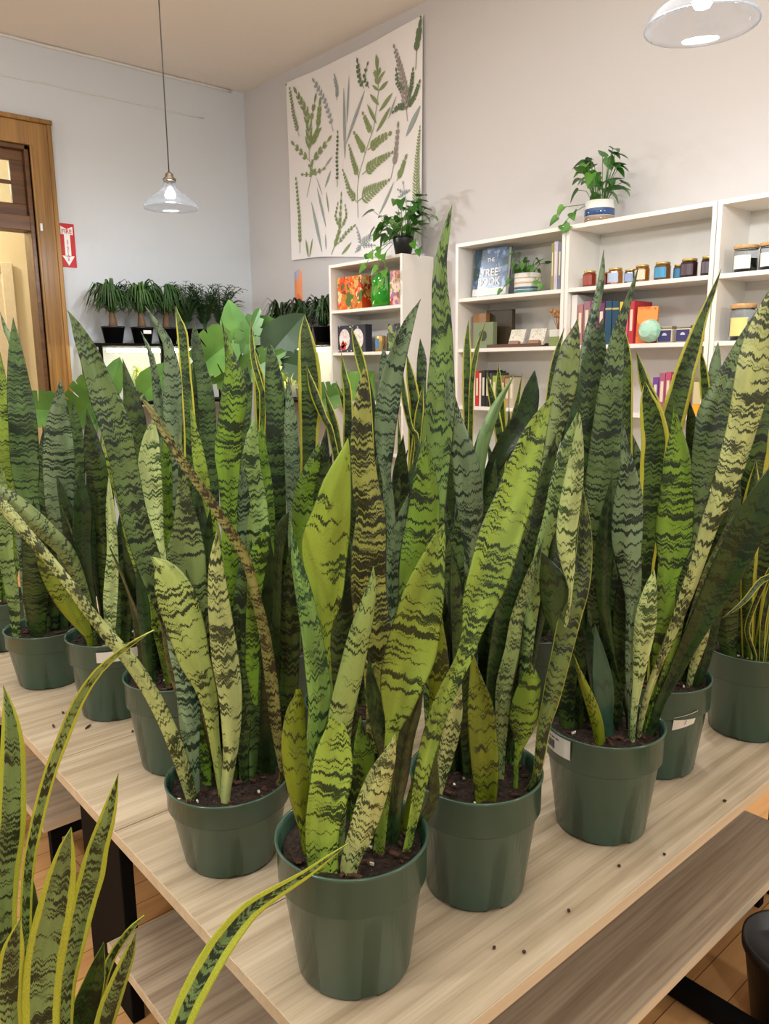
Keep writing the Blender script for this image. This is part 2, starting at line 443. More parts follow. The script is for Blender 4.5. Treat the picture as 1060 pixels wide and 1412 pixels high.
for x0, x1, y0, y1, lab in ((.53, 2.09, .672, 1.56, 'low wooden bench tucked under the nearest table, its front edge sticking out'),
                            (.575, 2.09, 2.125, 2.56, 'low wooden bench under the farther table, with a black rail along its front'),
                            (.64, 2.09, 2.93, 3.27, 'low wooden bench under the far left end of the tables')):
    b = empty('low_bench', (0, 0, 0), lab, 'bench', 'low benches under the tables')
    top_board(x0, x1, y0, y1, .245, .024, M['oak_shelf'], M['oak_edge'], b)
    MB().box(x0 + .02, x1 - .02, y0 + .005, y0 + .035, .185, .2205).box(x0 + .02, x1 - .02, y1 - .035, y1 - .005, .185, .2205).build('rail', M['black_steel'], b) if y0 > 1 else None
    if y0 > 1:
        slab_leg(x0 + .02, x0 + .05, y0 + .005, y0 + .035, .184, b); slab_leg(x0 + .02, x0 + .05, y1 - .035, y1 - .005, .184, b)
        slab_leg(x1 - .05, x1 - .02, y0 + .005, y0 + .035, .184, b); slab_leg(x1 - .05, x1 - .02, y1 - .035, y1 - .005, .184, b)
    else:
        slab_leg(x0 + .012, x0 + .04, y0 + .02, y0 + .6, .2205, b); slab_leg(x1 - .05, x1 - .02, y0 + .1, y0 + .6, .2205, b)
        MB().box(1.56, 1.60, .45, y0 + .4, .015, .055).box(1.56, 1.60, .9, .94, .056, .2205).box(1.56, 1.6, .45, .49, 0, .014).build('foot_rail', M['black_steel'], b)

# crumbs of soil on the tables
random.seed(4)
for k, (x, y, l) in enumerate(((.63, 2.13, .02), (.70, 2.06, .024), (.82, 1.86, .014), (1.07, .73, .007), (1.35, .70, .006), (.93, .72, .006), (1.63, .71, .008), (1.25, .74, .006), (.64, 1.25, .007), (.78, 1.95, .01), (.9, .76, .006), (.68, 2.2, .012))):
    a = random.uniform(0, 6)
    pts = [(x + l * (t - .5) * cos(a), y + l * (t - .5) * sin(a), .5238) for t in (0, .5, 1)]
    o = MB().tube(pts, [.0018, .0034, .0015], 6).build('bark_crumb', M['bark'])
    tag(o, 'tiny dark crumb of potting bark lying on the pale tabletop', 'crumb', 'bark crumbs on the tabletops')

# ------------------------------------------------------------------ snake plants
def pot_mesh(h, R=.125, rb=.094):
    b = MB()
    lip = h * .30
    rt = R - .002
    def ft(k, a, r, z):
        if k <= 1 and 0 < z < .02:
            return (r, z)
        if k == 1:
            return (r, .006 if (a * 6 / (2 * pi)) % 1 < .22 else 0)
        return (r, z)
    prof = [(rb - .012, .004), (rb - .003, 0), (rb, .006), (rb + (R - .010 - rb) * .97, h - lip - .003), (R - .0075, h - lip), (R - .0035, h - lip + .003),
            (rt - .001, h - .006), (R, h - .004), (R, h), (R - .004, h), (R - .0065, h - .01), (rb + .001, .03), (0.0001, .028)]
    b.lathe(prof, 72, f=ft)
    return b.mesh('pot')
def soil_mesh(h, r, seed, rb=.094, R=.125):
    rnd = random.Random(seed); b = MB(); n = 40; rings = 9
    v = [(0, 0, h)]; f = []
    for k in range(1, rings + 1):
        for i in range(n):
            a = 2 * pi * i / n; rr = r * k / rings
            z = h + .009 * noise.noise(Vector((rr * cos(a) * 45, rr * sin(a) * 45, seed))) + .005 * noise.noise(Vector((rr * cos(a) * 120, rr * sin(a) * 120, seed)))
            v.append((rr * cos(a), rr * sin(a), z))
    for i in range(n): f.append((0, 1 + i, 1 + (i + 1) % n))
    for k in range(rings - 1):
        for i in range(n):
            j = (i + 1) % n
            f.append((1 + k * n + i, 1 + (k + 1) * n + i, 1 + (k + 1) * n + j, 1 + k * n + j))
    b.add(v, f)
    for q in range(46):
        a = rnd.uniform(0, 6.28); rr = r * .93 * math.sqrt(rnd.random()); x, y = rr * cos(a), rr * sin(a); s_ = rnd.uniform(.003, .009); g = rnd.uniform(0, 3)
        mi = 2 if rnd.random() < .12 else 1
        if mi == 2: s_ = .0035
        mt = Matrix.Translation((x, y, h + .004)) @ Matrix.Rotation(g, 4, 'Z') @ Matrix.Rotation(rnd.uniform(-.5, .5), 4, 'X')
        b.box(-s_, s_, -s_ * .45, s_ * .45, -.002, .002, mi, mt)
    return b.mesh('soil')

def catmull(P, n):
    out = []; N = len(P)
    for i in range(N - 1):
        p0, p1, p2, p3 = P[max(i - 1, 0)], P[i], P[i + 1], P[min(i + 2, N - 1)]
        seg = Vector(p2[:3]) - Vector(p1[:3]); m = max(2, int(seg.length / n))
        for k in range(m):
            t = k / m
            out.append([.5 * (2 * b + (c - a) * t + (2 * a - 5 * b + 4 * c - d) * t * t + (3 * b - a - 3 * c + d) * t ** 3) for a, b, c, d in zip(p0, p1, p2, p3)])
    out.append(list(P[-1])); return out

US = (-1, -.82, -.5, -.2, 0, .2, .5, .82, 1)
def leaf_mesh(P, az, seed, fold=None):
    """P: (x, y, z, half width) from root to tip; az: compass direction the blade faces"""
    rnd = random.Random(seed)
    S = catmull(P, .016); v = []; f = []; uv = []
    F = Vector((cos(az), sin(az), 0))
    fold = fold if fold is not None else rnd.choice((-1, 1)) * rnd.uniform(.16, .34)
    L = 0; nU = len(US); ph = rnd.uniform(0, 6)
    for k, p in enumerate(S):
        c = Vector(p[:3]); w = max(.0005, p[3])
        a = Vector(S[max(k - 1, 0)][:3]); b = Vector(S[min(k + 1, len(S) - 1)][:3])
        T = (b - a).normalized()
        if k: L += (c - Vector(S[k - 1][:3])).length
        Fp = (F - T * F.dot(T))
        Fp = Fp.normalized() if Fp.length > .05 else T.orthogonal().normalized()
        W = T.cross(Fp).normalized(); N = Fp
        t = k / (len(S) - 1)
        fd = fold * (1.0 + 1.2 * max(0, 1 - t * 5))
        th = .0016 + .0022 * max(0, 1 - t * 4)
        wob = w * .10 * sin(L * 38 + ph)
        top = []; bot = []
        for u in US:
            off = fd * w * (abs(u) ** 1.6) + wob * (u if u > 0 else -u * .6) * abs(u)
            edge = th * (1 - u * u * .92)
            p1 = c + W * (u * w * (1 - .08 * abs(fd))) + N * (off + edge); p2 = c + W * (u * w * (1 - .08 * abs(fd))) + N * (off - edge)
            top.append(p1); bot.append(p2)
        for q in top: v.append(tuple(q)); 
        for q in bot: v.append(tuple(q))
        uv.append(L)
    R = 2 * nU
    fu = []
    for k in range(len(S) - 1):
        for i in range(nU - 1):
            f.append((k * R + i, k * R + i + 1, (k + 1) * R + i + 1, (k + 1) * R + i)); fu.append((k, i, 0))
            f.append((k * R + nU + i + 1, k * R + nU + i, (k + 1) * R + nU + i, (k + 1) * R + nU + i + 1)); fu.append((k, i, 1))
        f.append((k * R + nU, k * R, (k + 1) * R, (k + 1) * R + nU)); fu.append((k, 0, 2))
        f.append((k * R + nU - 1, k * R + R - 1, (k + 1) * R + R - 1, (k + 1) * R + nU - 1)); fu.append((k, nU - 1, 2))
    me = bpy.data.meshes.new('leaf'); me.from_pydata(v, [], f)
    ul = me.uv_layers.new(name='UVMap')
    U = [(u + 1) / 2 for u in US]
    for pi_, (k, i, s_) in enumerate(fu):
        if s_ == 0: c4 = ((U[i], uv[k]), (U[i + 1], uv[k]), (U[i + 1], uv[k + 1]), (U[i], uv[k + 1]))
        elif s_ == 1: c4 = ((U[i + 1], uv[k]), (U[i], uv[k]), (U[i], uv[k + 1]), (U[i + 1], uv[k + 1]))
        else: c4 = ((U[i], uv[k]), (U[i], uv[k]), (U[i], uv[k + 1]), (U[i], uv[k + 1]))
        ls = me.polygons[pi_].loop_start
        for q in range(4): ul.data[ls + q].uv = c4[q]
    for p in me.polygons: p.use_smooth = True
    me.update(); return me

# plant: (x, y, table height, pot height, label, group)
PLANTS = [
  ('A', 0.711, 0.904, .52, 0.235, 1.0, 'snake plant in a green pot foremost at the near corner of the table', None),
  ('B', 0.71, 1.302, .52, 0.172, 1.0, 'snake plant in a squat green pot, second along the left table edge', None),
  ('C', 1.01, 0.905, .52, 0.235, 1.0, 'snake plant in a tall green pot directly right of the foremost one', None),
  ('D', 1.358, 0.856, .52, 0.235, 1.0, 'snake plant whose green pot has a barcode sticker on its rim', None),
  ('E', 1.68, 0.915, .52, 0.235, 1.0, 'yellow-edged snake plant in a green pot with a tilted white sticker', None),
  ('F', 2.03, 0.845, .52, 0.235, 1.0, 'yellow-edged snake plant at the far right end of the front row', None),
  ('G', 0.81, 1.729, .52, 0.235, 1.0, 'snake plant in a tall green pot partly hidden behind the squat potted one', None),
  ('H', 0.81, 2.13, .52, 0.235, 1.0, 'snake plant in a green pot with a plain white sticker on its rim', None),
  ('I', 0.742, 2.486, .52, 0.18, 1.0, 'snake plant in a squat green pot near the far left of the table', None),
  ('J', 0.727, 2.93, .52, 0.18, 1.0, 'snake plant in a green pot cut by the left edge of the picture', None),
  ('K', 1.05, 1.3, .52, 0.235, 1.0, 'second-row snake plant whose tips show above the foremost plant', None),
  ('L', 1.4, 1.27, .52, 0.235, 1.0, 'second-row snake plant with a tall thin sage blade before the bookcases', None),
  ('M', 1.72, 1.32, .52, 0.235, 1.0, 'dark snake plant hidden behind the plant with the barcode sticker', None),
  ('N', 2.0, 1.3, .52, 0.235, 1.0, 'dark snake plant at the right end of the second row, showing little', None),
  ('O', 1.12, 1.72, .52, 0.235, 1.0, 'grey-green snake plant in the middle of the farther table', None),
  ('Q', 1.45, 1.7, .52, 0.235, 1.0, 'snake plant with a yellow-edged tip in front of the moon-printed box', None),
  ('R', 1.8, 1.72, .52, 0.235, 1.0, 'yellow-edged snake plant spread below THE TREE BOOK bookcase', None),
  ('S', 1.12, 2.12, .52, 0.235, 1.0, 'yellow-edged snake plant behind the grey-green one, before the monstera', None),
  ('T', 1.45, 2.1, .52, 0.235, 1.0, 'yellow-edged snake plant left of the corner bookcase', None),
  ('U', 1.12, 2.5, .52, 0.235, 1.0, 'snake plant with pointed tips below the ponytail palms', None),
  ('X', 0.28, 1.02, .22, 0.235, 0.9, 'bright yellow-edged snake plant in the near left corner, off the table', None),
]
ROOTS = {}
pm_cache = {}
for ki, (key, x, y, z, h, sc, lab, grp) in enumerate(PLANTS):
    r = empty('potted_snake_plant', (x, y, z + .0006), lab, 'plant', grp)
    ROOTS[key] = (r, h)
    if (h, sc) not in pm_cache: pm_cache[(h, sc)] = pot_mesh(h, .125 * sc, .094 * sc)
    first = not pm_cache[(h, sc)].materials
    p = link('pot', pm_cache[(h, sc)], M['pot'] if first else None, r, True)
    link('soil', soil_mesh(h - .024, .112 * sc, ki), [M['soil'], M['bark'], M['perlite']], r)
    if key in ('A', 'B', 'C', 'D'): pass

LEAVES = """
A g -122 -77,-25,188,224 -75,-22,285,277 -58,-25,365,328 -52,-25,405,285 -48,-26,431,209 -48,-25,454,98 -49,-23,472,0
A p -140 -55,-58,188,112 -55,-58,217,140 -48,-64,252,167 -41,-71,276,197 -29,-81,328,217 -16,-92,377,182 -6,-101,410,106 1,-107,444,0
A m -128 -39,-6,188,120 -39,-6,224,150 -40,-18,367,190 -42,-32,457,195 -37,-52,531,188 -31,-70,602,158 -25,-81,647,106 -21,-87,679,46 -21,-88,699,0
A b -130 36,-5,188,156 48,-15,410,210 47,-14,533,263 41,-9,589,282 38,-6,640,282 39,-8,706,268 42,-10,753,232 37,-6,788,213 33,-2,855,180 33,-3,898,152 35,-4,941,102 37,-6,979,0
A l -112 -18,29,188,119 -25,24,419,126 -33,15,569,100 -31,8,619,209 -32,5,651,284 -35,2,701,367 -35,-2,732,371 -31,-8,763,308 -25,-16,810,221 -18,-24,848,102 -14,-28,876,0
A v -101 -66,4,188,64 -66,4,238,80 -67,6,356,101 -67,5,416,144 -60,-1,480,198 -62,1,530,195 -68,6,594,165 -75,12,658,131 -80,16,692,94 -82,19,721,52 -85,21,759,0
A d -134 -69,34,188,64 -69,34,238,80 -73,40,291,143 -72,46,341,217 -71,54,391,212 -65,55,440,159 -60,52,464,91 -60,52,481,45
A g -141 18,-42,188,104 26,-53,308,91 30,-68,425,111 33,-76,460,217 36,-86,513,340 43,-99,563,391 47,-110,613,354 52,-120,661,297 59,-130,708,171 65,-136,738,85 69,-140,756,0
A G -133 64,-16,188,121 81,-36,468,128 86,-44,603,147 90,-48,650,200 95,-54,688,253 102,-61,736,264 105,-64,785,215 104,-64,832,131 106,-66,875,0
A g -133 51,-68,188,64 60,-78,253,75 69,-83,306,102 79,-86,356,129 93,-90,406,148 109,-96,454,155 126,-103,493,134 143,-110,525,137 157,-114,565,164 172,-116,613,284 190,-121,663,337 208,-126,718,344 228,-134,771,305 244,-140,823,268 260,-149,876,178 270,-157,906,91 280,-165,931,0
A k -103 56,-49,188,71 56,-44,276,153 66,-46,326,185 76,-47,378,205 90,-53,428,155 101,-62,467,0
A k -111 42,-36,188,66 42,-36,229,83 39,-43,361,138 27,-41,426,166 15,-37,489,111 11,-36,542,0
A G -129 6,-5,188,130 15,-13,345,185 16,-14,370,179 14,-12,401,103 13,-11,435,0
A k -115 78,-34,188,61 125,-56,256,103 129,-59,322,72 131,-61,360,0
A o -128 39,59,188,188 39,63,385,244 38,68,512,252 42,69,611,214 47,65,708,0
A d -135 80,-28,188,98 137,-54,394,155 142,-57,483,177 137,-53,569,128 135,-52,630,0
C p -136 -85,9,188,50 -87,9,215,59 -82,5,262,129 -73,-3,325,165 -65,-10,380,126 -58,-16,424,0
C d -130 -39,-59,188,169 -39,-56,268,245 -39,-50,328,263 -38,-41,388,235 -41,-35,428,139 -43,-29,467,50 -46,-26,495,0
C s -145 26,30,188,112 22,34,447,122 17,38,602,93 19,37,649,119 18,37,676,165 18,37,719,242 15,40,751,260 11,44,801,256 2,52,848,200 -6,59,887,151 -11,63,932,82 -13,65,968,0
C G -127 34,-69,188,50 34,-69,256,52 37,-74,295,104 40,-79,335,259 40,-84,378,256 44,-91,421,193 41,-89,457,0
C e -145 33,-79,188,52 43,-104,234,65 49,-108,278,90 59,-109,339,121 71,-112,378,151 82,-113,417,171 94,-114,455,177 107,-114,494,196 119,-115,532,207 136,-118,581,196 149,-118,628,155 154,-115,674,130 156,-112,713,78 154,-108,762,0
C P -135 64,-56,188,50 89,-77,217,54 104,-96,393,52 112,-114,534,38 112,-119,586,39 107,-117,622,114 100,-115,672,171 100,-119,724,193 102,-126,791,160 104,-130,856,79 104,-130,897,0
C k -144 64,-56,188,50 84,-74,232,54 100,-88,391,53 105,-92,492,33 104,-91,530,196 105,-92,571,291 97,-84,611,197 85,-74,649,0
C S -131 35,-30,188,65 35,-30,248,81 36,-30,295,101 37,-30,340,134 42,-29,402,159 55,-35,464,143 65,-38,526,128 82,-48,587,112 92,-55,627,62 104,-64,671,0
C k -139 65,23,188,113 65,23,215,142 61,27,366,181 59,28,511,205 64,24,638,174 75,14,733,0
C o -137 6,35,188,89 6,35,232,111 3,37,380,136 -4,43,508,120 -10,49,591,92 -15,52,646,0
C o -140 85,1,188,143 103,6,345,211 101,13,506,221 107,11,619,190 116,5,716,0
C z -135 -19,83,188,176 -26,89,445,233 -32,95,642,280 -27,90,750,276 -22,86,822,285 -18,82,881,283 -15,79,932,257 -15,79,961,237 -14,78,1006,204 -15,79,1067,170 -17,81,1112,138 -15,80,1156,105 -11,76,1185,79 -7,72,1214,54 -1,68,1244,0
C S -144 84,9,188,129 124,2,430,167 138,-3,602,178 153,-10,740,174 164,-17,797,170 173,-23,842,176 181,-29,887,209 190,-35,941,235 195,-38,980,209 198,-41,1010,167 204,-45,1036,77 206,-47,1057,0
C m -143 84,-10,188,79 105,-12,215,99 120,-21,466,123 134,-30,594,134 142,-35,652,131 153,-44,699,162 164,-51,763,182 172,-57,825,129 180,-64,863,63 185,-69,891,0
C o -143 85,5,188,99 120,-4,462,138 139,-11,603,149 151,-17,700,147 163,-24,782,119 173,-32,851,0
C k -145 85,3,188,86 161,-17,499,97 181,-29,712,95 191,-36,794,93 200,-43,874,118 207,-48,908,112 208,-49,940,80 207,-48,982,0
D P -150 1,-67,188,53 1,-67,264,66 2,-69,306,81 4,-72,351,117 4,-74,395,166 4,-78,440,208 5,-81,483,214 7,-84,525,155 9,-87,554,91 11,-89,579,0
D s -149 15,-53,188,50 15,-53,254,60 9,-48,365,97 8,-47,459,110 8,-47,517,160 3,-43,561,223 -3,-38,602,266 -5,-36,632,302 -5,-35,669,308 -5,-35,714,278 -6,-35,747,213 -9,-32,781,140 -16,-26,831,70 -20,-23,874,0
D G -152 64,-56,188,58 66,-58,223,73 81,-71,296,134 85,-74,397,187 86,-76,463,201 86,-75,530,206 91,-79,573,247 94,-82,624,358 93,-81,654,365 93,-82,690,349 93,-81,741,304 92,-80,794,245 88,-77,844,121 82,-72,897,0
D c -147 31,39,188,127 16,54,448,185 18,55,590,228 21,53,663,277 28,49,725,342 33,46,789,341 35,45,841,310 38,44,909,264 42,41,977,195 48,37,1036,135 55,31,1074,90 65,23,1117,55 74,15,1164,0
D D -146 31,79,188,113 26,86,438,157 29,88,677,200 31,89,800,227 33,89,891,255 36,87,957,252 40,84,994,219 44,81,1030,145 50,76,1067,0
D k -137 38,-33,188,50 38,-33,240,52 16,-14,352,59 0,0,433,89 -10,8,508,149 -10,9,573,192 -11,9,618,183 -9,8,681,123 -4,4,763,0
D n -138 -18,-24,188,70 -18,-24,225,88 -23,-20,251,126 -28,-15,298,201 -33,-11,343,214 -41,-4,410,102 -48,2,460,0
D d -147 -59,-28,188,93 -59,-28,225,116 -66,-22,266,129 -78,-12,312,111 -91,0,356,69 -104,11,407,0
D o -145 -42,63,188,124 -42,63,215,155 -47,68,298,231 -42,63,355,181 -38,60,395,91 -38,59,424,0
D o -149 73,16,188,128 69,19,362,141 70,18,477,124 72,17,540,0
D o -146 22,74,188,112 25,71,326,158 16,79,425,140 8,86,491,0
D p -154 30,-66,188,50 30,-66,234,59 37,-73,297,72 46,-81,342,77 56,-91,386,82 67,-101,431,96 76,-111,474,116 89,-124,539,137 100,-136,602,143 110,-147,666,174 121,-159,714,213 131,-171,781,255 140,-181,847,275 146,-189,911,316 151,-196,975,346 157,-202,1029,302 165,-210,1088,168 173,-217,1139,0
D k -165 51,-68,188,70 59,-78,224,87 67,-88,282,99 74,-98,315,114 82,-113,363,147 90,-137,434,189 95,-154,480,229 99,-171,525,271 102,-188,571,301 105,-212,635,310 109,-234,698,291 117,-253,752,226 127,-268,799,107 135,-277,832,0
D G -152 57,-63,188,52 61,-67,219,65 71,-76,269,87 78,-86,326,94 85,-96,383,86 92,-106,438,57 99,-113,485,0
E c -154 -17,-25,188,68 -17,-25,214,85 4,-40,386,135 28,-49,612,200 44,-56,723,262 54,-61,781,352 64,-64,861,361 79,-74,918,273 97,-87,968,238 117,-103,1031,166 133,-116,1095,0
E y -152 9,19,188,86 9,19,221,107 9,22,370,159 15,30,602,242 30,30,775,288 48,22,872,282 58,17,915,263 67,12,960,235 78,5,1005,209 88,-1,1049,152 100,-9,1093,94 113,-19,1137,62 124,-29,1186,0
E y -150 -26,23,188,85 -26,23,230,106 -35,31,468,207 -30,27,581,238 -29,25,663,288 -29,26,743,302 -29,25,802,309 -38,33,862,261 -47,41,900,146 -52,45,936,0
E y -150 34,23,188,72 43,16,636,87 31,26,775,102 7,47,873,121 -11,63,916,141 -23,73,961,89 -33,82,1003,0
E y -148 18,64,188,91 -4,83,451,125 -18,95,633,140 -25,102,809,138 -29,105,918,145 -30,106,977,110 -35,111,1028,67 -42,116,1069,0
E p -154 17,-68,188,67 22,-72,245,83 29,-78,287,115 39,-88,339,113 51,-98,389,0
E k -155 43,-73,188,67 49,-83,231,83 58,-91,286,100 67,-98,350,100 74,-104,413,84 80,-109,474,0
E o -153 45,-39,188,159 48,-41,285,210 50,-44,376,191 50,-43,467,0
E y -153 40,-22,188,71 40,-22,215,88 46,-27,373,105 52,-32,535,103 60,-39,641,67 67,-45,710,0
E o -154 83,-20,188,181 107,-27,452,266 105,-25,633,262 84,-7,808,171 73,2,890,0
E s -149 11,70,188,183 9,72,451,197 2,78,633,193 -7,86,739,208 -15,92,809,0
F y -157 -42,10,188,192 -56,23,420,376 -53,20,612,404 -43,11,796,375 -26,-4,939,190 -13,-16,1009,0
F y -157 -48,-11,188,106 -48,-11,219,133 -60,-1,426,186 -62,1,578,256 -61,1,671,154 -61,0,731,0
F o -155 -83,20,188,151 -84,20,220,189 -101,37,387,374 -107,47,540,425 -103,49,688,309 -96,44,816,0
F y -158 -48,-65,188,59 -48,-65,244,74 -51,-74,363,91 -73,-70,443,99 -100,-54,444,81 -141,-31,392,63 -182,0,351,0
F y -158 -61,-53,188,52 -61,-53,235,65 -67,-52,323,74 -67,-60,402,82 -58,-77,478,81 -33,-104,553,0
F y -157 -75,-40,188,50 -75,-41,235,56 -96,-26,304,65 -91,-37,373,64 -78,-60,460,63 -59,-81,535,0
F y -158 35,-4,188,117 38,-6,408,287 39,-7,603,376 35,-4,755,279 31,0,865,0
F s -154 1,79,188,100 -27,103,597,173 -45,119,865,188 -52,125,933,168 -51,124,983,120 -49,123,1026,0
F y -153 9,72,188,100 -27,103,597,134 -51,125,790,132 -66,137,884,130 -75,145,958,102 -82,151,1007,0
B p -119 -40,-58,125,78 -40,-58,164,98 -35,-62,206,118 -29,-66,251,145 -24,-67,314,193 -22,-64,374,232 -25,-58,435,257 -26,-52,494,236 -27,-47,554,201 -27,-45,611,147 -25,-45,650,80 -22,-47,685,0
B M -109 -36,-35,125,51 -36,-35,157,63 -39,-33,220,91 -43,-31,284,111 -47,-29,349,170 -54,-24,391,221 -66,-16,434,292 -72,-13,475,335 -79,-8,515,361 -87,-2,556,366 -97,6,595,290 -107,14,622,143 -121,26,638,0
B c -113 2,78,125,71 2,78,167,89 -23,96,362,172 -49,113,487,219 -69,125,564,242 -86,136,639,258 -98,142,712,247 -108,145,798,259 -117,149,868,284 -130,158,922,274 -139,164,960,230 -147,169,999,195 -158,178,1036,134 -167,186,1067,53 -174,192,1084,0
B p -101 -85,-5,125,90 -85,-5,156,113 -93,0,208,133 -104,7,264,146 -120,17,326,145 -141,28,387,143 -168,43,447,134 -196,59,495,120 -226,75,550,105 -250,87,600,97 -281,104,656,96 -310,121,706,101 -336,139,752,101 -362,158,795,62 -383,175,830,0
B t -116 -72,10,125,103 -72,10,152,129 -71,11,236,149 -70,12,300,211 -69,14,362,229 -74,21,403,179 -81,29,437,134 -86,34,486,95 -89,38,543,0
B r -121 64,-56,125,50 81,-71,166,59 78,-69,230,87 72,-69,301,122 66,-71,373,128 58,-74,435,119 49,-75,496,104 36,-75,556,96 23,-75,615,94 6,-70,659,100 -11,-62,694,93 -34,-52,740,85 -59,-40,785,84 -82,-27,829,83 -100,-16,871,70 -117,-4,910,51 -130,8,930,0
B D -121 45,-13,125,130 45,-13,187,163 47,-14,345,261 49,-17,496,271 54,-21,585,197 61,-27,650,0
B k -122 84,-7,125,133 84,-7,171,166 85,-8,252,224 85,-7,410,250 96,-17,561,216 105,-25,650,0
B G -121 51,-5,125,83 51,-5,182,104 54,-25,423,144 54,-38,530,141 58,-48,597,180 64,-55,637,164 68,-60,669,41
B k -123 82,-23,125,50 90,-26,176,60 97,-42,416,87 100,-56,583,85 102,-61,631,98 106,-66,673,128 117,-76,704,0
B S -117 -7,32,125,59 -7,32,156,74 -13,38,330,101 -16,41,468,128 -22,46,511,215 -29,52,573,303 -35,57,622,377 -32,55,667,286 -33,55,726,159 -33,56,786,75 -34,56,881,0
B G -117 -33,29,125,82 -33,29,168,102 -31,27,262,145 -26,23,339,129 -20,18,400,0
B o -124 83,-19,125,97 123,-27,165,122 129,-36,328,194 132,-45,469,204 136,-51,575,144 138,-54,649,0
B G -120 54,66,125,112 63,78,162,140 68,73,470,180 71,71,670,162 73,69,760,218 74,68,811,274 79,64,862,249 87,57,913,270 88,56,962,184 85,59,995,117 80,63,1027,55 74,68,1070,0
G P -114 -16,-66,188,63 -16,-66,232,79 -16,-64,379,103 -30,-48,503,116 -43,-35,577,200 -43,-32,649,235 -45,-29,708,285 -43,-30,767,259 -36,-35,827,165 -31,-39,865,0
G g -113 -26,-17,188,84 -26,-17,229,104 -38,-5,351,137 -51,8,433,169 -60,18,519,192 -70,29,570,182 -79,39,644,148 -93,53,719,114 -103,63,784,65 -111,70,834,0
G k -113 -79,-32,188,83 -83,-34,256,104 -81,-29,349,137 -78,-19,436,144 -82,-8,531,0
G G -115 5,-4,188,87 5,-4,226,108 5,-4,506,123 5,-4,649,139 8,-7,754,137 12,-10,857,0
G g -118 58,3,188,85 122,-56,401,89 110,-49,551,114 95,-39,660,120 87,-34,716,163 81,-30,777,146 76,-26,838,77 71,-22,907,0
G o -114 -15,79,188,166 -19,83,400,236 -18,82,605,268 -21,85,749,264 -21,84,857,260 -25,88,906,187 -30,92,954,101 -35,97,1000,0
G s -116 34,77,188,170 52,61,447,203 54,59,635,217 60,54,816,231 64,50,919,229 65,50,959,219 64,50,1001,156 59,54,1040,113 43,69,1081,74 24,85,1123,0
G s -115 13,84,188,114 43,82,445,130 42,83,633,136 43,82,815,134 41,84,919,114 37,87,980,78 31,92,1020,58 18,104,1065,0
G k -118 43,-64,188,143 43,-64,234,179 56,-76,383,264 61,-80,510,244 73,-91,652,0
H s -108 -24,21,188,109 -43,37,259,165 -59,49,366,215 -77,61,443,273 -85,64,517,299 -89,64,588,371 -86,57,676,419 -83,50,760,415 -78,43,845,294 -72,36,899,156 -68,33,953,0
H S -107 -59,-28,188,81 -59,-28,226,102 -72,-25,345,160 -104,-19,477,216 -148,1,547,252 -199,28,615,249 -241,55,660,190 -281,86,709,0
H d -98 -74,-41,188,80 -75,-41,240,100 -85,-33,276,180 -101,-21,319,279 -122,-6,376,337 -145,11,438,276 -162,23,487,147 -172,31,532,0
H P -111 -33,-78,188,113 -33,-78,235,141 -28,-80,306,170 -24,-81,357,199 -17,-83,414,188 -8,-83,500,148 -4,-79,608,118 -1,-79,697,0
H o -113 15,-66,188,98 15,-66,220,123 27,-77,356,182 40,-88,481,210 40,-88,603,207 32,-81,723,135 25,-75,802,0
H g -113 24,-81,188,81 32,-108,214,102 36,-110,278,131 38,-107,340,129 31,-96,412,79 28,-91,475,0
H o -111 -5,4,188,133 -5,4,215,167 0,0,430,205 0,0,597,201 -2,2,701,298 -8,7,785,206 -12,10,870,0
H k -109 -50,-23,188,96 -50,-23,233,120 -61,-9,402,219 -61,-5,504,249 -53,-9,605,238 -51,-8,714,0
H D -112 10,-36,188,116 10,-36,213,145 22,-45,329,205 23,-46,435,223 22,-46,559,0
I D -106 -24,21,133,147 -24,21,174,184 -12,14,421,293 -11,20,603,333 -10,22,673,399 -7,22,735,420 -4,23,829,405 -4,25,890,370 -4,27,951,304 -3,29,1043,183 -1,28,1129,0
I m -105 -85,-1,133,107 -90,-1,188,134 -88,-2,253,166 -89,2,320,198 -92,11,417,220 -84,16,568,219 -76,14,700,0
I o -106 -33,-24,133,199 -33,-24,180,248 -30,-27,270,359 -23,-33,362,401 -20,-35,477,331 -14,-41,589,0
I s -106 -23,82,133,93 -25,88,169,117 -23,87,551,137 8,59,867,133 1,65,1041,97 -11,76,1095,72 -20,84,1148,0
I D -108 26,4,133,167 26,4,166,208 42,-10,322,298 41,-9,509,315 40,-8,691,244 44,-12,802,0
I D -109 63,11,133,131 63,11,168,163 96,-18,409,253 117,-36,595,272 127,-44,776,224 127,-44,887,0
J g -105 -11,9,133,145 -11,9,160,181 14,-12,346,281 37,-32,528,329 45,-39,656,326 51,-44,756,299 60,-53,879,223 65,-57,965,123 67,-58,1037,0
K s -131 32,-28,188,99 57,-50,576,96 57,-49,690,102 51,-45,745,109 50,-44,794,187 51,-44,849,240 56,-49,904,259 63,-55,957,232 75,-66,1011,182 89,-78,1062,120 99,-87,1090,54 108,-95,1112,0
K s -132 -7,-85,188,79 3,-109,420,93 7,-112,517,130 8,-114,584,136 19,-123,650,118 27,-130,688,58 34,-136,718,0
K G -125 -64,56,188,116 -82,72,428,162 -87,76,611,239 -82,72,708,218 -66,58,771,150 -56,49,818,0
K o -126 -37,76,188,170 -39,87,501,247 -35,84,668,259 -27,77,766,175 -20,70,845,0
K o -133 79,-31,188,170 110,-43,412,216 108,-41,600,228 102,-36,731,193 107,-40,828,0
K D -136 81,-26,188,170 192,-78,349,251 207,-98,525,278 224,-115,627,209 233,-124,710,0
L q -138 -15,13,188,111 0,6,448,127 15,3,649,125 21,2,735,141 29,-3,797,162 47,-16,859,138 62,-28,899,84 86,-49,954,0
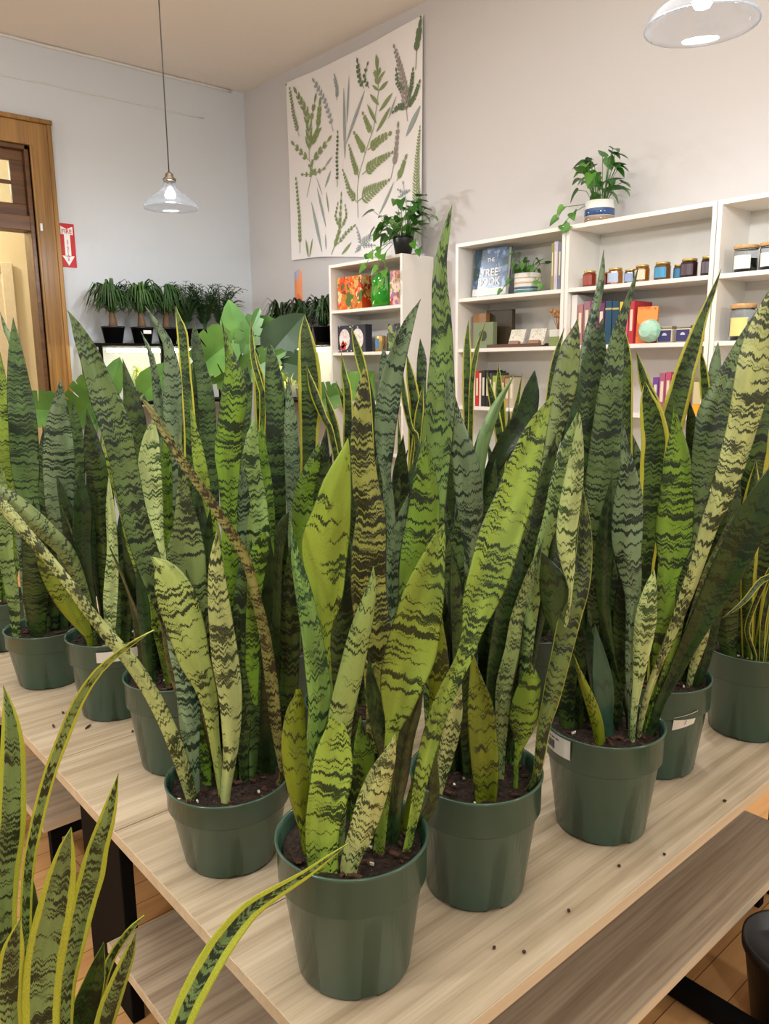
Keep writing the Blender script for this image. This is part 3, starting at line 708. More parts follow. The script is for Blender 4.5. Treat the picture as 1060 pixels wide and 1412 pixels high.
L k -140 28,28,188,132 33,24,438,166 44,15,626,162 55,6,688,171 75,-13,753,215 99,-33,806,249 124,-55,857,262 133,-63,918,182 138,-67,962,0
L s -146 84,-15,188,83 217,-110,430,107 231,-122,712,118 235,-126,909,115 247,-136,1023,113 254,-142,1062,119 261,-148,1101,111 267,-154,1147,94 271,-157,1192,69 272,-158,1243,0
L D -141 84,-13,188,190 104,-24,434,278 108,-28,623,291 116,-35,733,214 126,-43,805,0
L o -142 -15,13,188,157 52,-46,354,195 106,-92,448,210 124,-108,558,158 132,-115,649,0
N y -143 -40,35,188,110 -90,79,553,106 -134,117,728,106 -128,111,855,105 -123,107,931,94 -113,99,1003,91 -98,85,1078,0
M o -145 3,-3,188,175 46,-41,376,257 72,-63,584,278 76,-67,706,218 82,-71,785,0
M D -148 76,0,188,131 207,-114,360,245 204,-112,573,268 203,-111,698,224 191,-101,820,0
O D -123 24,45,188,130 24,45,229,163 30,43,500,229 35,44,719,244 37,44,819,252 38,46,911,250 35,49,1000,152 30,53,1039,0
O s -124 33,-29,188,119 33,-28,491,146 34,-30,666,182 36,-31,734,209 35,-30,802,189 35,-30,868,141 33,-29,951,0
O m -121 -84,16,188,108 -97,18,246,135 -73,-2,446,246 -66,-9,543,321 -70,-5,639,336 -73,-3,733,241 -67,-8,808,147 -60,-14,853,0
O s -120 -82,22,188,77 -132,36,230,97 -116,22,469,227 -102,10,584,243 -98,6,660,186 -93,2,735,0
O G -122 -11,10,188,111 -11,10,226,139 -16,14,492,194 -21,19,650,229 -25,22,765,152 -20,17,840,0
T y -126 21,-18,188,196 28,-24,518,288 34,-30,734,307 39,-34,851,375 40,-35,920,384 38,-34,1002,334 33,-29,1082,195 33,-29,1137,0
T y -127 37,-77,188,120 72,-129,573,117 60,-118,761,102 43,-104,814,117 21,-84,896,141 4,-69,982,0
T y -128 64,-56,188,123 114,-99,565,120 106,-92,733,105 93,-81,815,136 75,-65,904,0
T y -129 73,-43,188,124 143,-85,560,181 149,-91,753,179 150,-91,892,141 143,-85,946,105 136,-79,1022,0
T y -129 74,-41,188,125 171,-96,558,121 163,-89,752,107 148,-76,848,103 128,-59,930,0
S y -122 73,-43,188,138 158,-98,551,201 158,-98,774,209 156,-97,926,184 151,-92,979,107 148,-90,1032,0
S y -122 43,-73,188,89 78,-135,227,111 99,-153,565,108 118,-169,865,95 113,-165,928,93 102,-156,990,82 100,-153,1051,62 100,-154,1111,0
S D -121 75,-41,188,206 101,-62,553,267 100,-61,776,284 118,-76,905,215 124,-81,990,0
U D -118 64,-56,188,171 149,-130,456,271 155,-136,656,294 159,-138,780,291 158,-138,896,275 148,-130,979,212 141,-123,1061,165 140,-122,1124,0
U y -117 51,-68,188,125 90,-105,511,196 104,-117,756,205 102,-115,947,190 101,-114,1007,177 99,-113,1088,175 92,-107,1132,91 87,-102,1173,0
U D -117 42,3,188,177 94,-42,502,273 128,-72,752,294 140,-83,874,244 149,-90,993,0
Q y -130 -16,14,188,104 -16,14,217,131 -9,8,571,137 -11,9,740,125 -15,13,903,102 -25,22,974,130 -34,29,1020,118 -47,41,1086,0
Q s -131 8,-7,188,104 8,-7,216,130 19,-17,570,148 21,-19,823,145 21,-18,949,133 21,-19,997,92 22,-19,1037,0
Q k -130 53,-6,188,153 23,20,565,235 17,25,779,210 10,31,883,125 8,33,953,0
Q y -132 47,-71,188,85 61,-93,226,107 40,-75,532,94 36,-71,659,83 34,-69,742,82 31,-67,835,0
R D -134 -63,55,188,143 -84,74,524,164 -81,70,758,173 -79,69,918,159 -78,68,998,147 -82,71,1058,0
R y -133 -68,33,188,141 -109,68,528,162 -112,71,760,172 -108,68,851,181 -118,76,941,145 -126,84,1009,0
R y -134 -81,4,188,92 -81,4,222,115 -133,50,533,114 -124,42,740,90 -139,55,786,87 -154,68,886,100 -158,72,974,0
R y -134 -82,24,188,94 -91,27,219,117 -126,57,578,138 -117,49,762,147 -110,43,841,134 -103,37,914,0
R y -137 11,44,188,120 55,5,515,166 62,-1,753,176 59,2,929,150 58,2,1035,115 61,0,1118,0
R y -138 -9,8,188,108 25,-22,522,106 38,-33,757,92 40,-35,905,80 49,-43,1007,79 72,-63,1110,0
R y -140 27,-24,188,138 96,-84,521,159 112,-98,663,197 110,-96,824,172 105,-92,901,125 103,-90,980,0
R y -140 5,-44,188,109 5,-44,214,136 73,-103,527,134 92,-120,666,126 80,-110,792,146 64,-96,883,110 53,-86,952,0
R y -141 67,-19,188,109 155,-95,515,107 155,-96,706,94 163,-102,799,81 174,-112,868,69 183,-120,950,0
R y -140 49,-3,188,113 137,-79,515,160 152,-93,706,152 153,-94,845,0
X Y -103 -55,21,188,65 -55,21,244,81 -64,33,397,139 -60,35,508,169 -51,33,594,186 -39,27,667,194 -33,24,715,183 -26,21,783,153 -25,21,826,104 -26,23,856,46 -28,24,875,0
X Y -86 -48,-25,188,56 -48,-25,265,70 -51,-21,405,73 -47,-25,538,76 -37,-34,644,84 -27,-43,699,88 -17,-52,742,92 -5,-62,786,91 11,-76,835,90 27,-90,878,81 48,-108,915,62 69,-127,939,44 86,-142,955,26 102,-155,966,0
X Y -104 -38,-59,188,84 -44,-68,310,105 -47,-62,409,198 -46,-59,453,222 -41,-60,494,239 -34,-61,534,251 -26,-65,573,248 -16,-70,613,222 -7,-75,652,172 0,-80,687,90 6,-85,710,0
X Y -107 -10,9,188,59 -10,9,221,74 -1,4,353,103 7,2,424,123 16,-2,468,141 26,-8,511,153 37,-14,555,171 47,-20,591,181 56,-26,631,149 68,-34,670,119 78,-42,709,62 85,-47,738,0
X Y -109 34,23,188,55 40,18,304,65 53,7,378,64 67,-5,433,69 83,-20,469,63 96,-31,491,42 108,-41,506,0
X Y -108 23,-46,188,66 23,-46,242,82 25,-48,327,132 39,-61,400,151 52,-72,446,127 66,-84,491,84 75,-92,527,0
X K -107 11,17,188,97 14,14,287,201 26,4,363,225 43,-11,432,139 55,-21,479,0
X Y -102 -59,-37,188,61 -80,-50,310,76 -81,-49,411,140 -80,-49,476,167 -75,-54,532,169 -68,-60,572,120 -59,-68,606,0
X W -138 15,-68,188,63 24,-114,286,78 59,-137,338,127 94,-147,390,162 120,-148,431,178 151,-148,470,185 180,-151,501,172 213,-159,529,143 247,-173,547,108 285,-192,567,72 316,-211,591,41 337,-228,611,0
X K -104 -5,70,188,77 -5,71,395,85 -9,74,515,94 -8,73,585,0
C o -136 4,76,188,147 4,76,216,184 0,80,367,222 -5,84,484,192 -9,87,597,0
C k -136 -17,41,188,99 -17,41,223,123 -25,48,312,162 -37,59,413,147 -43,64,498,0
"""
for i, ln in enumerate(LEAVES.strip().split('\n')):
    q = ln.split(); key, colr, az = q[0], q[1], radians(float(q[2]))
    P = [tuple(float(a) / 1000 for a in s_.split(',')) for s_ in q[3:]]
    P = [(a, b, c_, w_ / 10) for a, b, c_, w_ in P]
    link('leaf', leaf_mesh(P, az, i), LM[colr], ROOTS[key][0])

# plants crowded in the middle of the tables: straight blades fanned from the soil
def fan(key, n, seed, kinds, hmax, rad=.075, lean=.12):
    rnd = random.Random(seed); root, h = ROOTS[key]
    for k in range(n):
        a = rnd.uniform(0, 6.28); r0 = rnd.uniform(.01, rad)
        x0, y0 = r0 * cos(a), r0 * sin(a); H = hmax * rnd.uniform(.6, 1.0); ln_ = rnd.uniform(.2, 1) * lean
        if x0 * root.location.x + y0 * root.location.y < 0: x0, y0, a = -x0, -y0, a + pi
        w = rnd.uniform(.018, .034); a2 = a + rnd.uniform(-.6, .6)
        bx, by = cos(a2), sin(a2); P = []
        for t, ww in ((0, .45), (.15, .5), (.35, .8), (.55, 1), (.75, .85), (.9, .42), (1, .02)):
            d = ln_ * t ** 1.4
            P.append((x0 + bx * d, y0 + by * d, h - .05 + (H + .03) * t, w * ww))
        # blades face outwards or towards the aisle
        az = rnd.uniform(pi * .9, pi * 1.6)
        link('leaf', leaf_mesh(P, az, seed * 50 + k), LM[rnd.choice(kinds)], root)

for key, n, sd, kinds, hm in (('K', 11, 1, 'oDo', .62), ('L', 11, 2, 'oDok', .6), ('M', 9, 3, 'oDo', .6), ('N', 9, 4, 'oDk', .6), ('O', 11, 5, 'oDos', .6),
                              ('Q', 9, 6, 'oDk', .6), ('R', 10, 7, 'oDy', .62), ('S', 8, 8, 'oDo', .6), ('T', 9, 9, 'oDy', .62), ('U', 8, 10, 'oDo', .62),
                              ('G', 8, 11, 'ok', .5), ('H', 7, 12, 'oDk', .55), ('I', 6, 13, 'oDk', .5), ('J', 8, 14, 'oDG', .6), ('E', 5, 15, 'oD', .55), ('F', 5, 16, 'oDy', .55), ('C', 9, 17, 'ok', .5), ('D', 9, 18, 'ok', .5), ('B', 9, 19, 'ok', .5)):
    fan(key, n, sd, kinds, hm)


# stickers on pots
def sticker(key, a0, a1, ztop, zbot, R=.1245, rb=.094, bars=True, tilt=0.0, parent_z=0):
    root, h = ROOTS[key]; d = atan2(-root.location.y, -root.location.x)
    lip = h * .30
    def rad(z):
        if z >= h - lip: return R - .0036 + (z - (h - lip)) / lip * .002 + .0006
        return rb + (R - .010 - rb) * .97 * z / (h - lip) + .0009
    b = MB(); n = 14; v = []
    for i in range(n + 1):
        a = d + radians(a0 + (a1 - a0) * i / n); dz = tilt * i / n
        for z in (h - zbot + dz, h - ztop + dz):
            r_ = rad(z); v.append((r_ * cos(a), r_ * sin(a), z))
    b.add(v, [(2 * i, 2 * i + 2, 2 * i + 3, 2 * i + 1) for i in range(n)])
    st = b.build('price_sticker', M['sticker'], root, True)
    if bars:
        b = MB(); rnd = random.Random(3)
        a = a0 + (a1 - a0) * .12
        while a < a0 + (a1 - a0) * .5:
            wd = rnd.choice((.35, .6, .9)); A = d + radians(a); B_ = d + radians(a + wd)
            za, zb = h - zbot + (zbot - ztop) * .18, h - zbot + (zbot - ztop) * .62
            dz = tilt * (a - a0) / (a1 - a0)
            ra, rb_ = rad(za + dz) + .0006, rad(zb + dz) + .0006
            b.add([(ra * cos(A), ra * sin(A), za + dz), (ra * cos(B_), ra * sin(B_), za + dz), (rb_ * cos(B_), rb_ * sin(B_), zb + dz), (rb_ * cos(A), rb_ * sin(A), zb + dz)], [(0, 1, 2, 3)])
            a += wd + rnd.choice((.5, .8))
        za, zb = h - zbot + (zbot - ztop) * .74, h - zbot + (zbot - ztop) * .80
        A, B_ = d + radians(a0 + (a1 - a0) * .12), d + radians(a0 + (a1 - a0) * .7)
        for i in range(4):
            p0 = A + (B_ - A) * i / 4; p1 = A + (B_ - A) * (i + .8) / 4
            b.add([(rad(za) * cos(p0) * 1.005, rad(za) * sin(p0) * 1.005, za), (rad(za) * cos(p1) * 1.005, rad(za) * sin(p1) * 1.005, za), (rad(za) * cos(p1) * 1.005, rad(za) * sin(p1) * 1.005, zb), (rad(za) * cos(p0) * 1.005, rad(za) * sin(p0) * 1.005, zb)], [(0, 1, 2, 3)])
        b.build('barcode', M['ink'], st)
sticker('D', -74, -31, .006, .048)
sticker('E', 19, 48, .062, .098, bars=True, tilt=.012)
sticker('H', -20, 33, .018, .048, bars=False)

# torn papery tips and dead scales
def scrap(key, name, P, rgb):
    root, h = ROOTS[key]
    M.setdefault(name, plain(name, rgb, .8, var=.2))
    me = leaf_mesh(P, atan2(-root.location.y, -root.location.x), 5, .4)
    o = link('dry_leaf_tip', me, M[name], root); o['label'] = 'dry papery brown tip'


# low plinth that carries the yellow-edged plant beside the table (mostly below the picture)
pl = empty('plant_plinth', (.28, 1.02, 0), 'low black plinth under the yellow-edged plant in the near left corner', 'plinth')
MB().box(-.13, .13, -.13, .13, .19, .22).build('plinth_top', M['black_steel'], pl, bevel=.003)
MB().box(-.10, .10, -.10, .10, 0, .1895).build('plinth_body', M['black_steel'], pl)

# dark nursery pot on the floor by the right end of the bench
fp = empty('potted_floor_plant', (1.70, .55, 0), 'black nursery pot on the floor by the bench, its dark straps hanging over', 'plant')
MB().lathe([(.0, .0), (.085, .0), (.112, .19), (.118, .19), (.118, .212), (.111, .212), (.104, .17), (0, .17)], 48).build('pot', M['black_pot'], fp, True)
b = MB(); rnd = random.Random(8)
for k in range(26):
    a = rnd.uniform(0, 6.28); a = rnd.uniform(3.6, 6.0); l = rnd.uniform(.10, .2); hh = rnd.uniform(.05, .14)
    pts = [(t * l * cos(a), t * l * sin(a), .165 + hh * sin(t * 2.6)) for t in (0, .25, .5, .75, 1)]
    W = Vector((-sin(a), cos(a), 0)) * .009; v = []
    for t, p in zip((.5, 1, 1, .7, .05), pts): v += [tuple(Vector(p) - W * t), tuple(Vector(p) + W * t)]
    b.add(v, [(2 * i, 2 * i + 1, 2 * i + 3, 2 * i + 2) for i in range(4)])
b.build('foliage', M['dracaena'], fp, True)

# ------------------------------------------------------------------ bookshelves against the right wall
SX = 3.40
def bookcase(y0, y1, z_top, boards, label):
    r = empty('bookcase', (SX, y0, 0), label, 'bookcase', 'white bookcases along the wall')
    D = WX - .006 - SX; W = y1 - y0; t = .02
    MB().box(0, D, 0, t, 0, z_top).build('side_panel', M['white_board'], r, bevel=.001)
    MB().box(0, D, W - t, W, 0, z_top).build('side_panel', M['white_board'], r, bevel=.001)
    MB().box(0.001, D, t, W - t, z_top - t, z_top - .0005).build('top_panel', M['white_board'], r)
    MB().box(D - .006, D, t, W - t, .05, z_top - t).build('back_panel', M['white_board'], r)
    for z in boards:
        MB().box(.004, D - .006, t, W - t, z - t, z).build('shelf', M['white_board'], r, bevel=.001)
    return r
BZ = (1.87, 1.585, 1.255, .92, .6, .3, .08)
bookcase(3.703, 4.452, 2.175, BZ, 'white bookcase nearest the corner, below the botanical wall hanging')
bookcase(2.487, 3.247, 2.175, BZ, 'white bookcase with THE TREE BOOK on its top shelf')
bookcase(1.706, 2.483, 2.175, BZ, 'white bookcase with a row of small jam jars on its top shelf')
bookcase(.925, 1.702, 2.175, BZ, 'white bookcase with wood-lidded glass jars, at the right edge')

def cmat(rgb, rough=.4, var=.05):
    n_ = 'coat_%d_%d_%d' % tuple(rgb)
    return bpy.data.materials.get(n_) or plain(n_, rgb, rough, var=var)
def blotch(name, cols, scale=25, rough=.4):
    w = NT(name); co = w.n('ShaderNodeTexCoord').outputs['Object']
    vo = w.n('ShaderNodeTexVoronoi'); vo.inputs['Scale'].default_value = scale
    nz = w.n('ShaderNodeTexNoise'); nz.inputs['Scale'].default_value = scale * .7; w.l(co, nz.inputs['Vector'])
    mx = w.mix(.12, co, nz.outputs['Color'])
    w.l(mx, vo.inputs['Vector'])
    sp = w.n('ShaderNodeSeparateColor'); w.l(vo.outputs['Color'], sp.inputs[0])
    rp = w.n('ShaderNodeValToRGB'); rp.color_ramp.interpolation = 'CONSTANT'
    el = rp.color_ramp.elements
    while len(el) < len(cols): el.new(.5)
    for i, c_ in enumerate(cols):
        el[i].position = i / len(cols); el[i].color = lin(c_)
    w.l(sp.outputs[0], rp.inputs[0])
    w.set(**{'Base Color': rp.outputs[0], 'Roughness': rough}); return w.m

def book(y0, y1, z, h, d, rgb, label, group, lean=0, x=3.43, band=None, mat=None):
    """a book standing upright, spine to the room"""
    r = empty('book', (x, (y0 + y1) / 2, z + .0008), label, 'book', group)
    w = (y1 - y0) / 2 - .0006
    r.rotation_euler = (lean, 0, 0)
    cm = mat or cmat(rgb)
    MB().box(0, d, -w, -w + .002, 0, h).box(0, d, w - .002, w, 0, h).box(0, .0025, -w + .002, w - .002, 0, h).build('cover', cm, r)
    MB().box(.003, d - .004, -w + .0021, w - .0021, .003, h - .003).build('pages', cmat((232, 226, 208)), r)
    if band: MB().box(-.0006, 0, -w, w, h * band[0], h * band[1]).build('spine_band', cmat(band[2]), r)
    else: MB().box(-.0006, 0, -w * .5, w * .5, h * .3, h * .8).build('spine_title', cmat((224, 214, 190)), r)
    return r

def facebox(name, cat, y0, y1, z, h, d, mat, label, group=None, x=3.45, tilt=0):
    r = empty(name, (x, (y0 + y1) / 2, z + .0008), label, cat, group)
    r.rotation_euler = (0, tilt, 0)
    return r

# --- bookcase by the corner
Z1, Z2, Z3 = 1.8706, 1.5856, 1.2556
fb = tag(MB().box(3.44, 3.60, 4.15, 4.41, Z1 + .0005, 2.09).build('gift_box', blotch('red_poppy_print', [(214, 64, 30), (188, 130, 40), (236, 120, 60), (90, 110, 50), (214, 170, 90), (150, 40, 60), (230, 200, 150), (240, 90, 30)], 30), bevel=.002), 'gift box printed with orange poppies left of the green owl jar', 'box')
fb = tag(MB().box(3.44, 3.60, 3.742, 3.865, Z1 + .0005, 2.085).build('gift_box', blotch('pink_flower_print', [(220, 130, 130), (236, 196, 170), (180, 120, 170), (200, 60, 50), (240, 214, 190), (150, 150, 80)], 26), bevel=.002), 'pink flower-printed gift box right of the green owl jar', 'box')
ow = empty('owl_jar', (3.53, 4.0, Z1 + .0005), 'glossy green ceramic owl-shaped jar on the corner bookcase', 'jar')
gm = plain('green_glaze', (36, 138, 22), .08, var=.03, Coat_Weight=.6)
MB().lathe([(0, 0), (.09, 0), (.10, .02), (.106, .08), (.102, .13), (.088, .165), (.09, .185), (.084, .205), (.05, .218), (0, .222)], 40).build('body', gm, ow, True)
for s_ in (-1, 1):
    MB().lathe([(.024, 0), (.014, .018), (0, .03)], 16, (-.02, s_ * .05, .20)).build('ear', gm, ow, True)
    e_ = MB().lathe([(.026, 0), (.022, .008), (.012, .010), (.0, .014)], 20).build('eye', gm, ow, True)
    e_.location = (-.078, s_ * .03, .165); e_.rotation_euler = (0, -pi / 2 + .1, 0)
    MB().lathe([(0, -.06), (.02, -.045), (.028, 0), (.02, .045), (0, .06)], 16, (-.01, s_ * .092, .085)).build('wing', gm, ow, True)

mb_ = empty('puzzle_box', (3.45, 4.283, Z2 + .0005), 'dark square box with two white moons and a red flower on its front', 'box')
MB().box(0, .06, -.155, .145, 0, .182).build('box_body', cmat((40, 42, 58)), mb_, bevel=.001)
b = MB()
for cy in (.07, -.075):
    v = [(-.001, cy + .062 * cos(a * pi / 14) * .95, .088 + .07 * sin(a * pi / 14)) for a in range(28)]
    b.add(v, [tuple(range(28))])
b.build('moon_print', blotch('moon_print', [(236, 230, 222), (226, 208, 206), (240, 236, 230), (210, 190, 190)], 60), mb_)
b = MB()
for cy, cz, r_ in ((.09, .05, .02), (.075, .035, .02), (.10, .03, .018), (.06, .055, .014), (.085, .068, .012)):
    b.add([(-.002, cy + r_ * cos(a * pi / 6), cz + r_ * sin(a * pi / 6)) for a in range(12)], [tuple(range(12))])
b.build('flower_print', cmat((206, 70, 50)), mb_)
b = MB(); rnd = random.Random(2)
for k in range(16):
    cy, cz = rnd.uniform(-.145, .135), rnd.choice((rnd.uniform(.165, .178), rnd.uniform(.005, .018)))
    b.box(-.0012, 0, cy, cy + .007, cz - .003, cz + .003)
b.build('star_print', M['white_ink'], mb_)
cd = empty('candle_jar', (3.50, 4.03, Z2 + .0005), 'amber candle tin with a blue label beside the moon-printed box', 'candle')
MB().lathe([(0, 0), (.036, 0), (.036, .1), (.033, .104), (0, .104)], 28).build('body', plain('amber_tin', (196, 160, 96), .3, .3), cd, True)
b = MB(); b.add([(.0368 * cos(a), .0368 * sin(a), z_) for a in [pi - .5 + i * .125 for i in range(9)] for z_ in (.02, .085)], [(2 * i, 2 * i + 2, 2 * i + 3, 2 * i + 1) for i in range(8)])
b.build('label_band', cmat((74, 130, 176)), cd)
cd = empty('candle_jar', (3.53, 3.955, Z2 + .0005), 'dark brown candle jar half hidden beside the amber tin', 'candle')
MB().lathe([(0, 0), (.030, 0), (.030, .09), (.027, .10), (.027, .118), (0, .12)], 28).build('body', cmat((92, 66, 44)), cd, True)
tag(MB().box(3.47, 3.53, 3.76, 3.92, Z2 + .0005, Z2 + .175).build('puzzle_box', blotch('night_garden_print', [(58, 70, 50), (120, 140, 60), (40, 46, 44), (90, 80, 120), (70, 100, 60), (150, 160, 110)], 34), bevel=.001), 'dark box printed with a night garden on the corner bookcase', 'box')
tag(MB().box(3.46, 3.56, 4.16, 4.38, Z3 + .0005, Z3 + .2).build('gift_box', blotch('bright_green_print', [(104, 156, 66), (122, 170, 80), (90, 138, 54)], 10), bevel=.002), 'bright green box on the third shelf of the corner bookcase', 'box')

# --- bookcase with THE TREE BOOK
tb = empty('tree_book', (3.475, 3.06, Z1 + .0005), 'large THE TREE BOOK with a bluish forest cover standing face out', 'book')
tb.rotation_euler = (0, .10, 0)
MB().box(0, .002, -.125, .125, 0, .272).box(.028, .030, -.125, .125, 0, .272).box(.002, .028, .123, .125, 0, .272).build('cover', blotch('forest_cover', [(72, 98, 132), (60, 84, 116), (104, 128, 160), (52, 80, 86), (80, 108, 146), (140, 160, 186)], 24, .25), tb)
MB().box(.0022, .0278, -.120, .1225, .004, .268).build('pages', cmat((232, 228, 214)), tb)
MB().box(-.0008, 0, -.125, .125, .012, .05).build('cover_band', M['sticker'], tb)
text('lettering', 'THE', .03, (-.0016, .0, .205), RW, M['white_ink'], tb)
text('lettering', 'TREE', .058, (-.0016, .005, .135), RW, M['white_ink'], tb)
text('lettering', 'BOOK', .058, (-.0016, .005, .085), RW, M['white_ink'], tb)

def heart(L, W):
    pts = [(0, 0), (.30, -.10), (.5, .02), (.48, .28), (.34, .58), (.12, .88), (0, 1.0)]
    return [(x * W, y * L) for x, y in pts] + [(-x * W, y * L) for x, y in reversed(pts[1:-1])]
def leaf_poly(b, base, d, up, L, W, mi=0, shape=None, droop=.25):
    """a flat leaf blade folded along its midrib"""
    d = Vector(d).normalized(); up = Vector(up); side = d.cross(up)
    side = side.normalized() if side.length > .01 else d.orthogonal().normalized(); nn = side.cross(d)
    pts = (shape or heart)(L, W); v = [tuple(Vector(base) + d * (L * .45) - nn * (droop * L * .2))]
    for x, y in pts:
        v.append(tuple(Vector(base) + side * x + d * y + nn * (abs(x) * .35 - droop * L * (y / L) ** 2)))
    n = len(pts)
    b.add(v, [(0, 1 + i, 1 + (i + 1) % n) for i in range(n)], mi)

def pothos(loc, label, seed, n, rad, hh, vines, pot_kind, leafL=.055):
    rnd = random.Random(seed)
    r = empty('potted_pothos', loc, label, 'plant')
    ph_ = .11
    if pot_kind == 'black':
        MB().lathe([(0, 0), (.05, 0), (.066, .10), (.066, .115), (.06, .115), (.056, .09), (0, .09)], 32).build('pot', M['black_pot'], r, True)
        ph_ = .10
    else:
        R_ = .072
        MB().lathe([(0, 0), (R_ - .006, 0), (R_, .006), (R_, .105), (R_ - .006, .108), (R_ - .008, .09), (0, .088)], 40).build('pot', plain('white_glaze', (232, 230, 224), .15), r, True)
        bands = ((.008, .032, (150, 130, 110)), (.034, .068, (58, 84, 130))) if pot_kind == 'blue' else ((.004, .018, (74, 130, 140)), (.022, .034, (70, 100, 120)), (.05, .06, (206, 186, 150)), (.078, .084, (206, 186, 150)))
        for z0, z1, c_ in bands:
            MB().lathe([(R_ + .0002, z0), (R_ + .0012, z0 + .001), (R_ + .0012, z1 - .001), (R_ + .0002, z1)], 40).build('glaze_band', cmat(c_, .15), r, True)
    st = MB(); lf = MB()
    for k in range(n):
        a = rnd.uniform(0, 6.28); l = rad * rnd.uniform(.25, 1); hz = hh * rnd.uniform(.15, 1)
        p0 = Vector((.03 * cos(a), .03 * sin(a), ph_ - .015)); p2 = Vector((min(l * cos(a), .045), l * sin(a), ph_ + hz)); p1 = (p0 + p2) / 2 + Vector((0, 0, .03))
        st.tube([p0, p1, p2], .0016, 5)
        dirn = Vector((min(cos(a) * .8, .1), sin(a) * .8, rnd.uniform(-.9, .35)))
        leaf_poly(lf, p2, dirn, (rnd.uniform(-.3, .3), rnd.uniform(-.3, .3), 1), leafL * rnd.uniform(.8, 1.25), leafL * rnd.uniform(.75, 1.05))
    for V_ in vines:
        pts = [Vector(p) for p in V_]; st.tube(pts, .0018, 5)
        for i, p in enumerate(pts[1:]):
            leaf_poly(lf, p, Vector((-.6, rnd.choice((-1, 1)) * rnd.uniform(.3, 1), -.7)), (-1, 0, .5), leafL * .9, leafL * .85)
    st.build('stems', M['pothos'], r, True); lf.build('leaves', M['pothos'], r, True)
    return r
pothos((3.50, 2.80, Z1 + .0005), 'small pothos in a white pot with teal stripes beside THE TREE BOOK', 11, 20, .14, .11, [[(0, .03, .1), (-.04, .09, .08), (-.05, .14, .03)], [(0, -.03, .1), (-.05, -.1, .06), (-.06, -.15, .03)]], 'teal', .045)
pothos((3.50, 2.36, 2.1755), 'bushy pothos in a blue banded white pot on top of the bookcases', 12, 42, .14, .22, [[(-.03, .04, .1), (-.08, .1, .06), (-.09, .15, .01), (-.10, .10, -.005)], [(-.02, .05, .1), (-.06, .17, .1), (-.07, .2, .05)]], 'blue', .062)
pothos((3.50, 3.80, 2.1755), 'trailing pothos in a black pot on top of the corner bookcase', 13, 60, .22, .22, [[(-.04, .06, .1), (-.15, .06, .02), (-.18, .04, -.08), (-.18, .0, -.16)], [(-.04, .02, .1), (-.16, .0, .0), (-.18, -.03, -.1), (-.18, -.02, -.17), (-.18, .03, -.2)], [(0, .06, .1), (-.02, .2, .08), (-.06, .27, .04)], [(0, -.06, .1), (-.03, -.13, .07), (-.05, -.2, .02)], [(-.04, .08, .1), (-.16, .13, .02), (-.18, .16, -.06)]], 'black', .072)

G = 'books on the top shelf beside the pothos'
for y0, y1, hh, c_, nm in ((2.578, 2.592, .235, (150, 140, 60), 'thin olive-spined book beside the striped pothos pot'), (2.552, 2.576, .24, (196, 186, 204), 'pale lilac-spined book near the right end of the top shelf'), (2.530, 2.550, .235, (120, 124, 140), 'slate grey book near the right end of the top shelf'), (2.510, 2.528, .24, (60, 60, 76), 'dark blue-grey book at the right end of the top shelf')):
    book(y0, y1, Z1, hh, .17, c_, nm, G)

tag(MB().box(3.53, 3.56, 2.93, 3.12, Z2 + .0005, Z2 + .215).build('book', cmat((66, 56, 36)), bevel=.001), 'dark olive-brown book standing face out at the back of the shelf', 'book')
tag(MB().box(3.49, 3.525, 3.09, 3.19, Z2 + .0005, Z2 + .2).build('notebook', cmat((160, 118, 78)), bevel=.001), 'tan wooden-covered notebook left of the dark olive book', 'notebook')
gb = empty('tea_box', (3.45, 3.075, Z2 + .0005), 'sage green square box with a dark round emblem on its front', 'box')
MB().box(0, .035, -.075, .075, 0, .145).build('box_body', cmat((126, 138, 104)), gb, bevel=.001)
MB().add([(-.001, .03 * cos(a * pi / 10), .07 + .03 * sin(a * pi / 10)) for a in range(20)], [tuple(range(20))]).build('emblem', cmat((60, 66, 46)), gb)
tr = empty('wooden_tray', (3.42, 2.83, Z2 + .0005), 'thin dark wooden tray under the two speckled cards', 'tray')
MB().box(0, .10, -.19, .19, 0, .008).build('tray_base', cmat((98, 66, 46)), tr)
MB().box(0, .006, -.19, .19, .008, .018).box(.094, .1, -.19, .19, .008, .018).build('tray_rim', cmat((98, 66, 46)), tr)
spk = blotch('speckled_card', [(228, 222, 208), (232, 226, 214), (226, 220, 206), (170, 160, 130), (230, 224, 210)], 110)
for y_, lb in ((2.86, 'speckled cream card set leaning on the tray, nearer THE TREE BOOK'), (2.72, 'speckled cream card set leaning on the tray, next to the dried flowers')):
    cs = empty('card_set', (3.475, y_, Z2 + .0095), lb, 'cards', 'speckled card sets')
    cs.rotation_euler = (0, .35, 0)
    MB().box(0, .012, -.052, .052, .0005, .095).build('cards', spk, cs)
    MB().box(-.02, -.001, -.035, .035, 0.0, .022).build('paper_band', cmat((156, 116, 92)), cs)
dv = empty('dried_flower_vase', (3.47, 2.565, Z2 + .0005), 'white and moss-green square vase of brown dried flowers', 'vase')
MB().box(-.035, .035, -.035, .035, 0, .045).build('vase_base', cmat((128, 142, 84)), dv, bevel=.004)
MB().box(-.034, .034, -.034, .034, .0455, .085).build('vase_body', cmat((214, 212, 200)), dv, bevel=.004)
b = MB(); rnd = random.Random(5)
for k in range(9):
    a = rnd.uniform(0, 6.28); d_ = rnd.uniform(.02, .045); hz = rnd.uniform(.15, .19)
    b.tube([(0, 0, .08), (d_ * .5 * cos(a), d_ * .5 * sin(a), .12), (d_ * cos(a), d_ * sin(a), hz)], .0018, 5)
    b.lathe([(0, -.012), (.010, -.004), (.012, .008), (.004, .016), (0, .016)], 8, (d_ * cos(a), d_ * sin(a), hz))
b.build('dried_flowers', cmat((178, 126, 74)), dv, True)

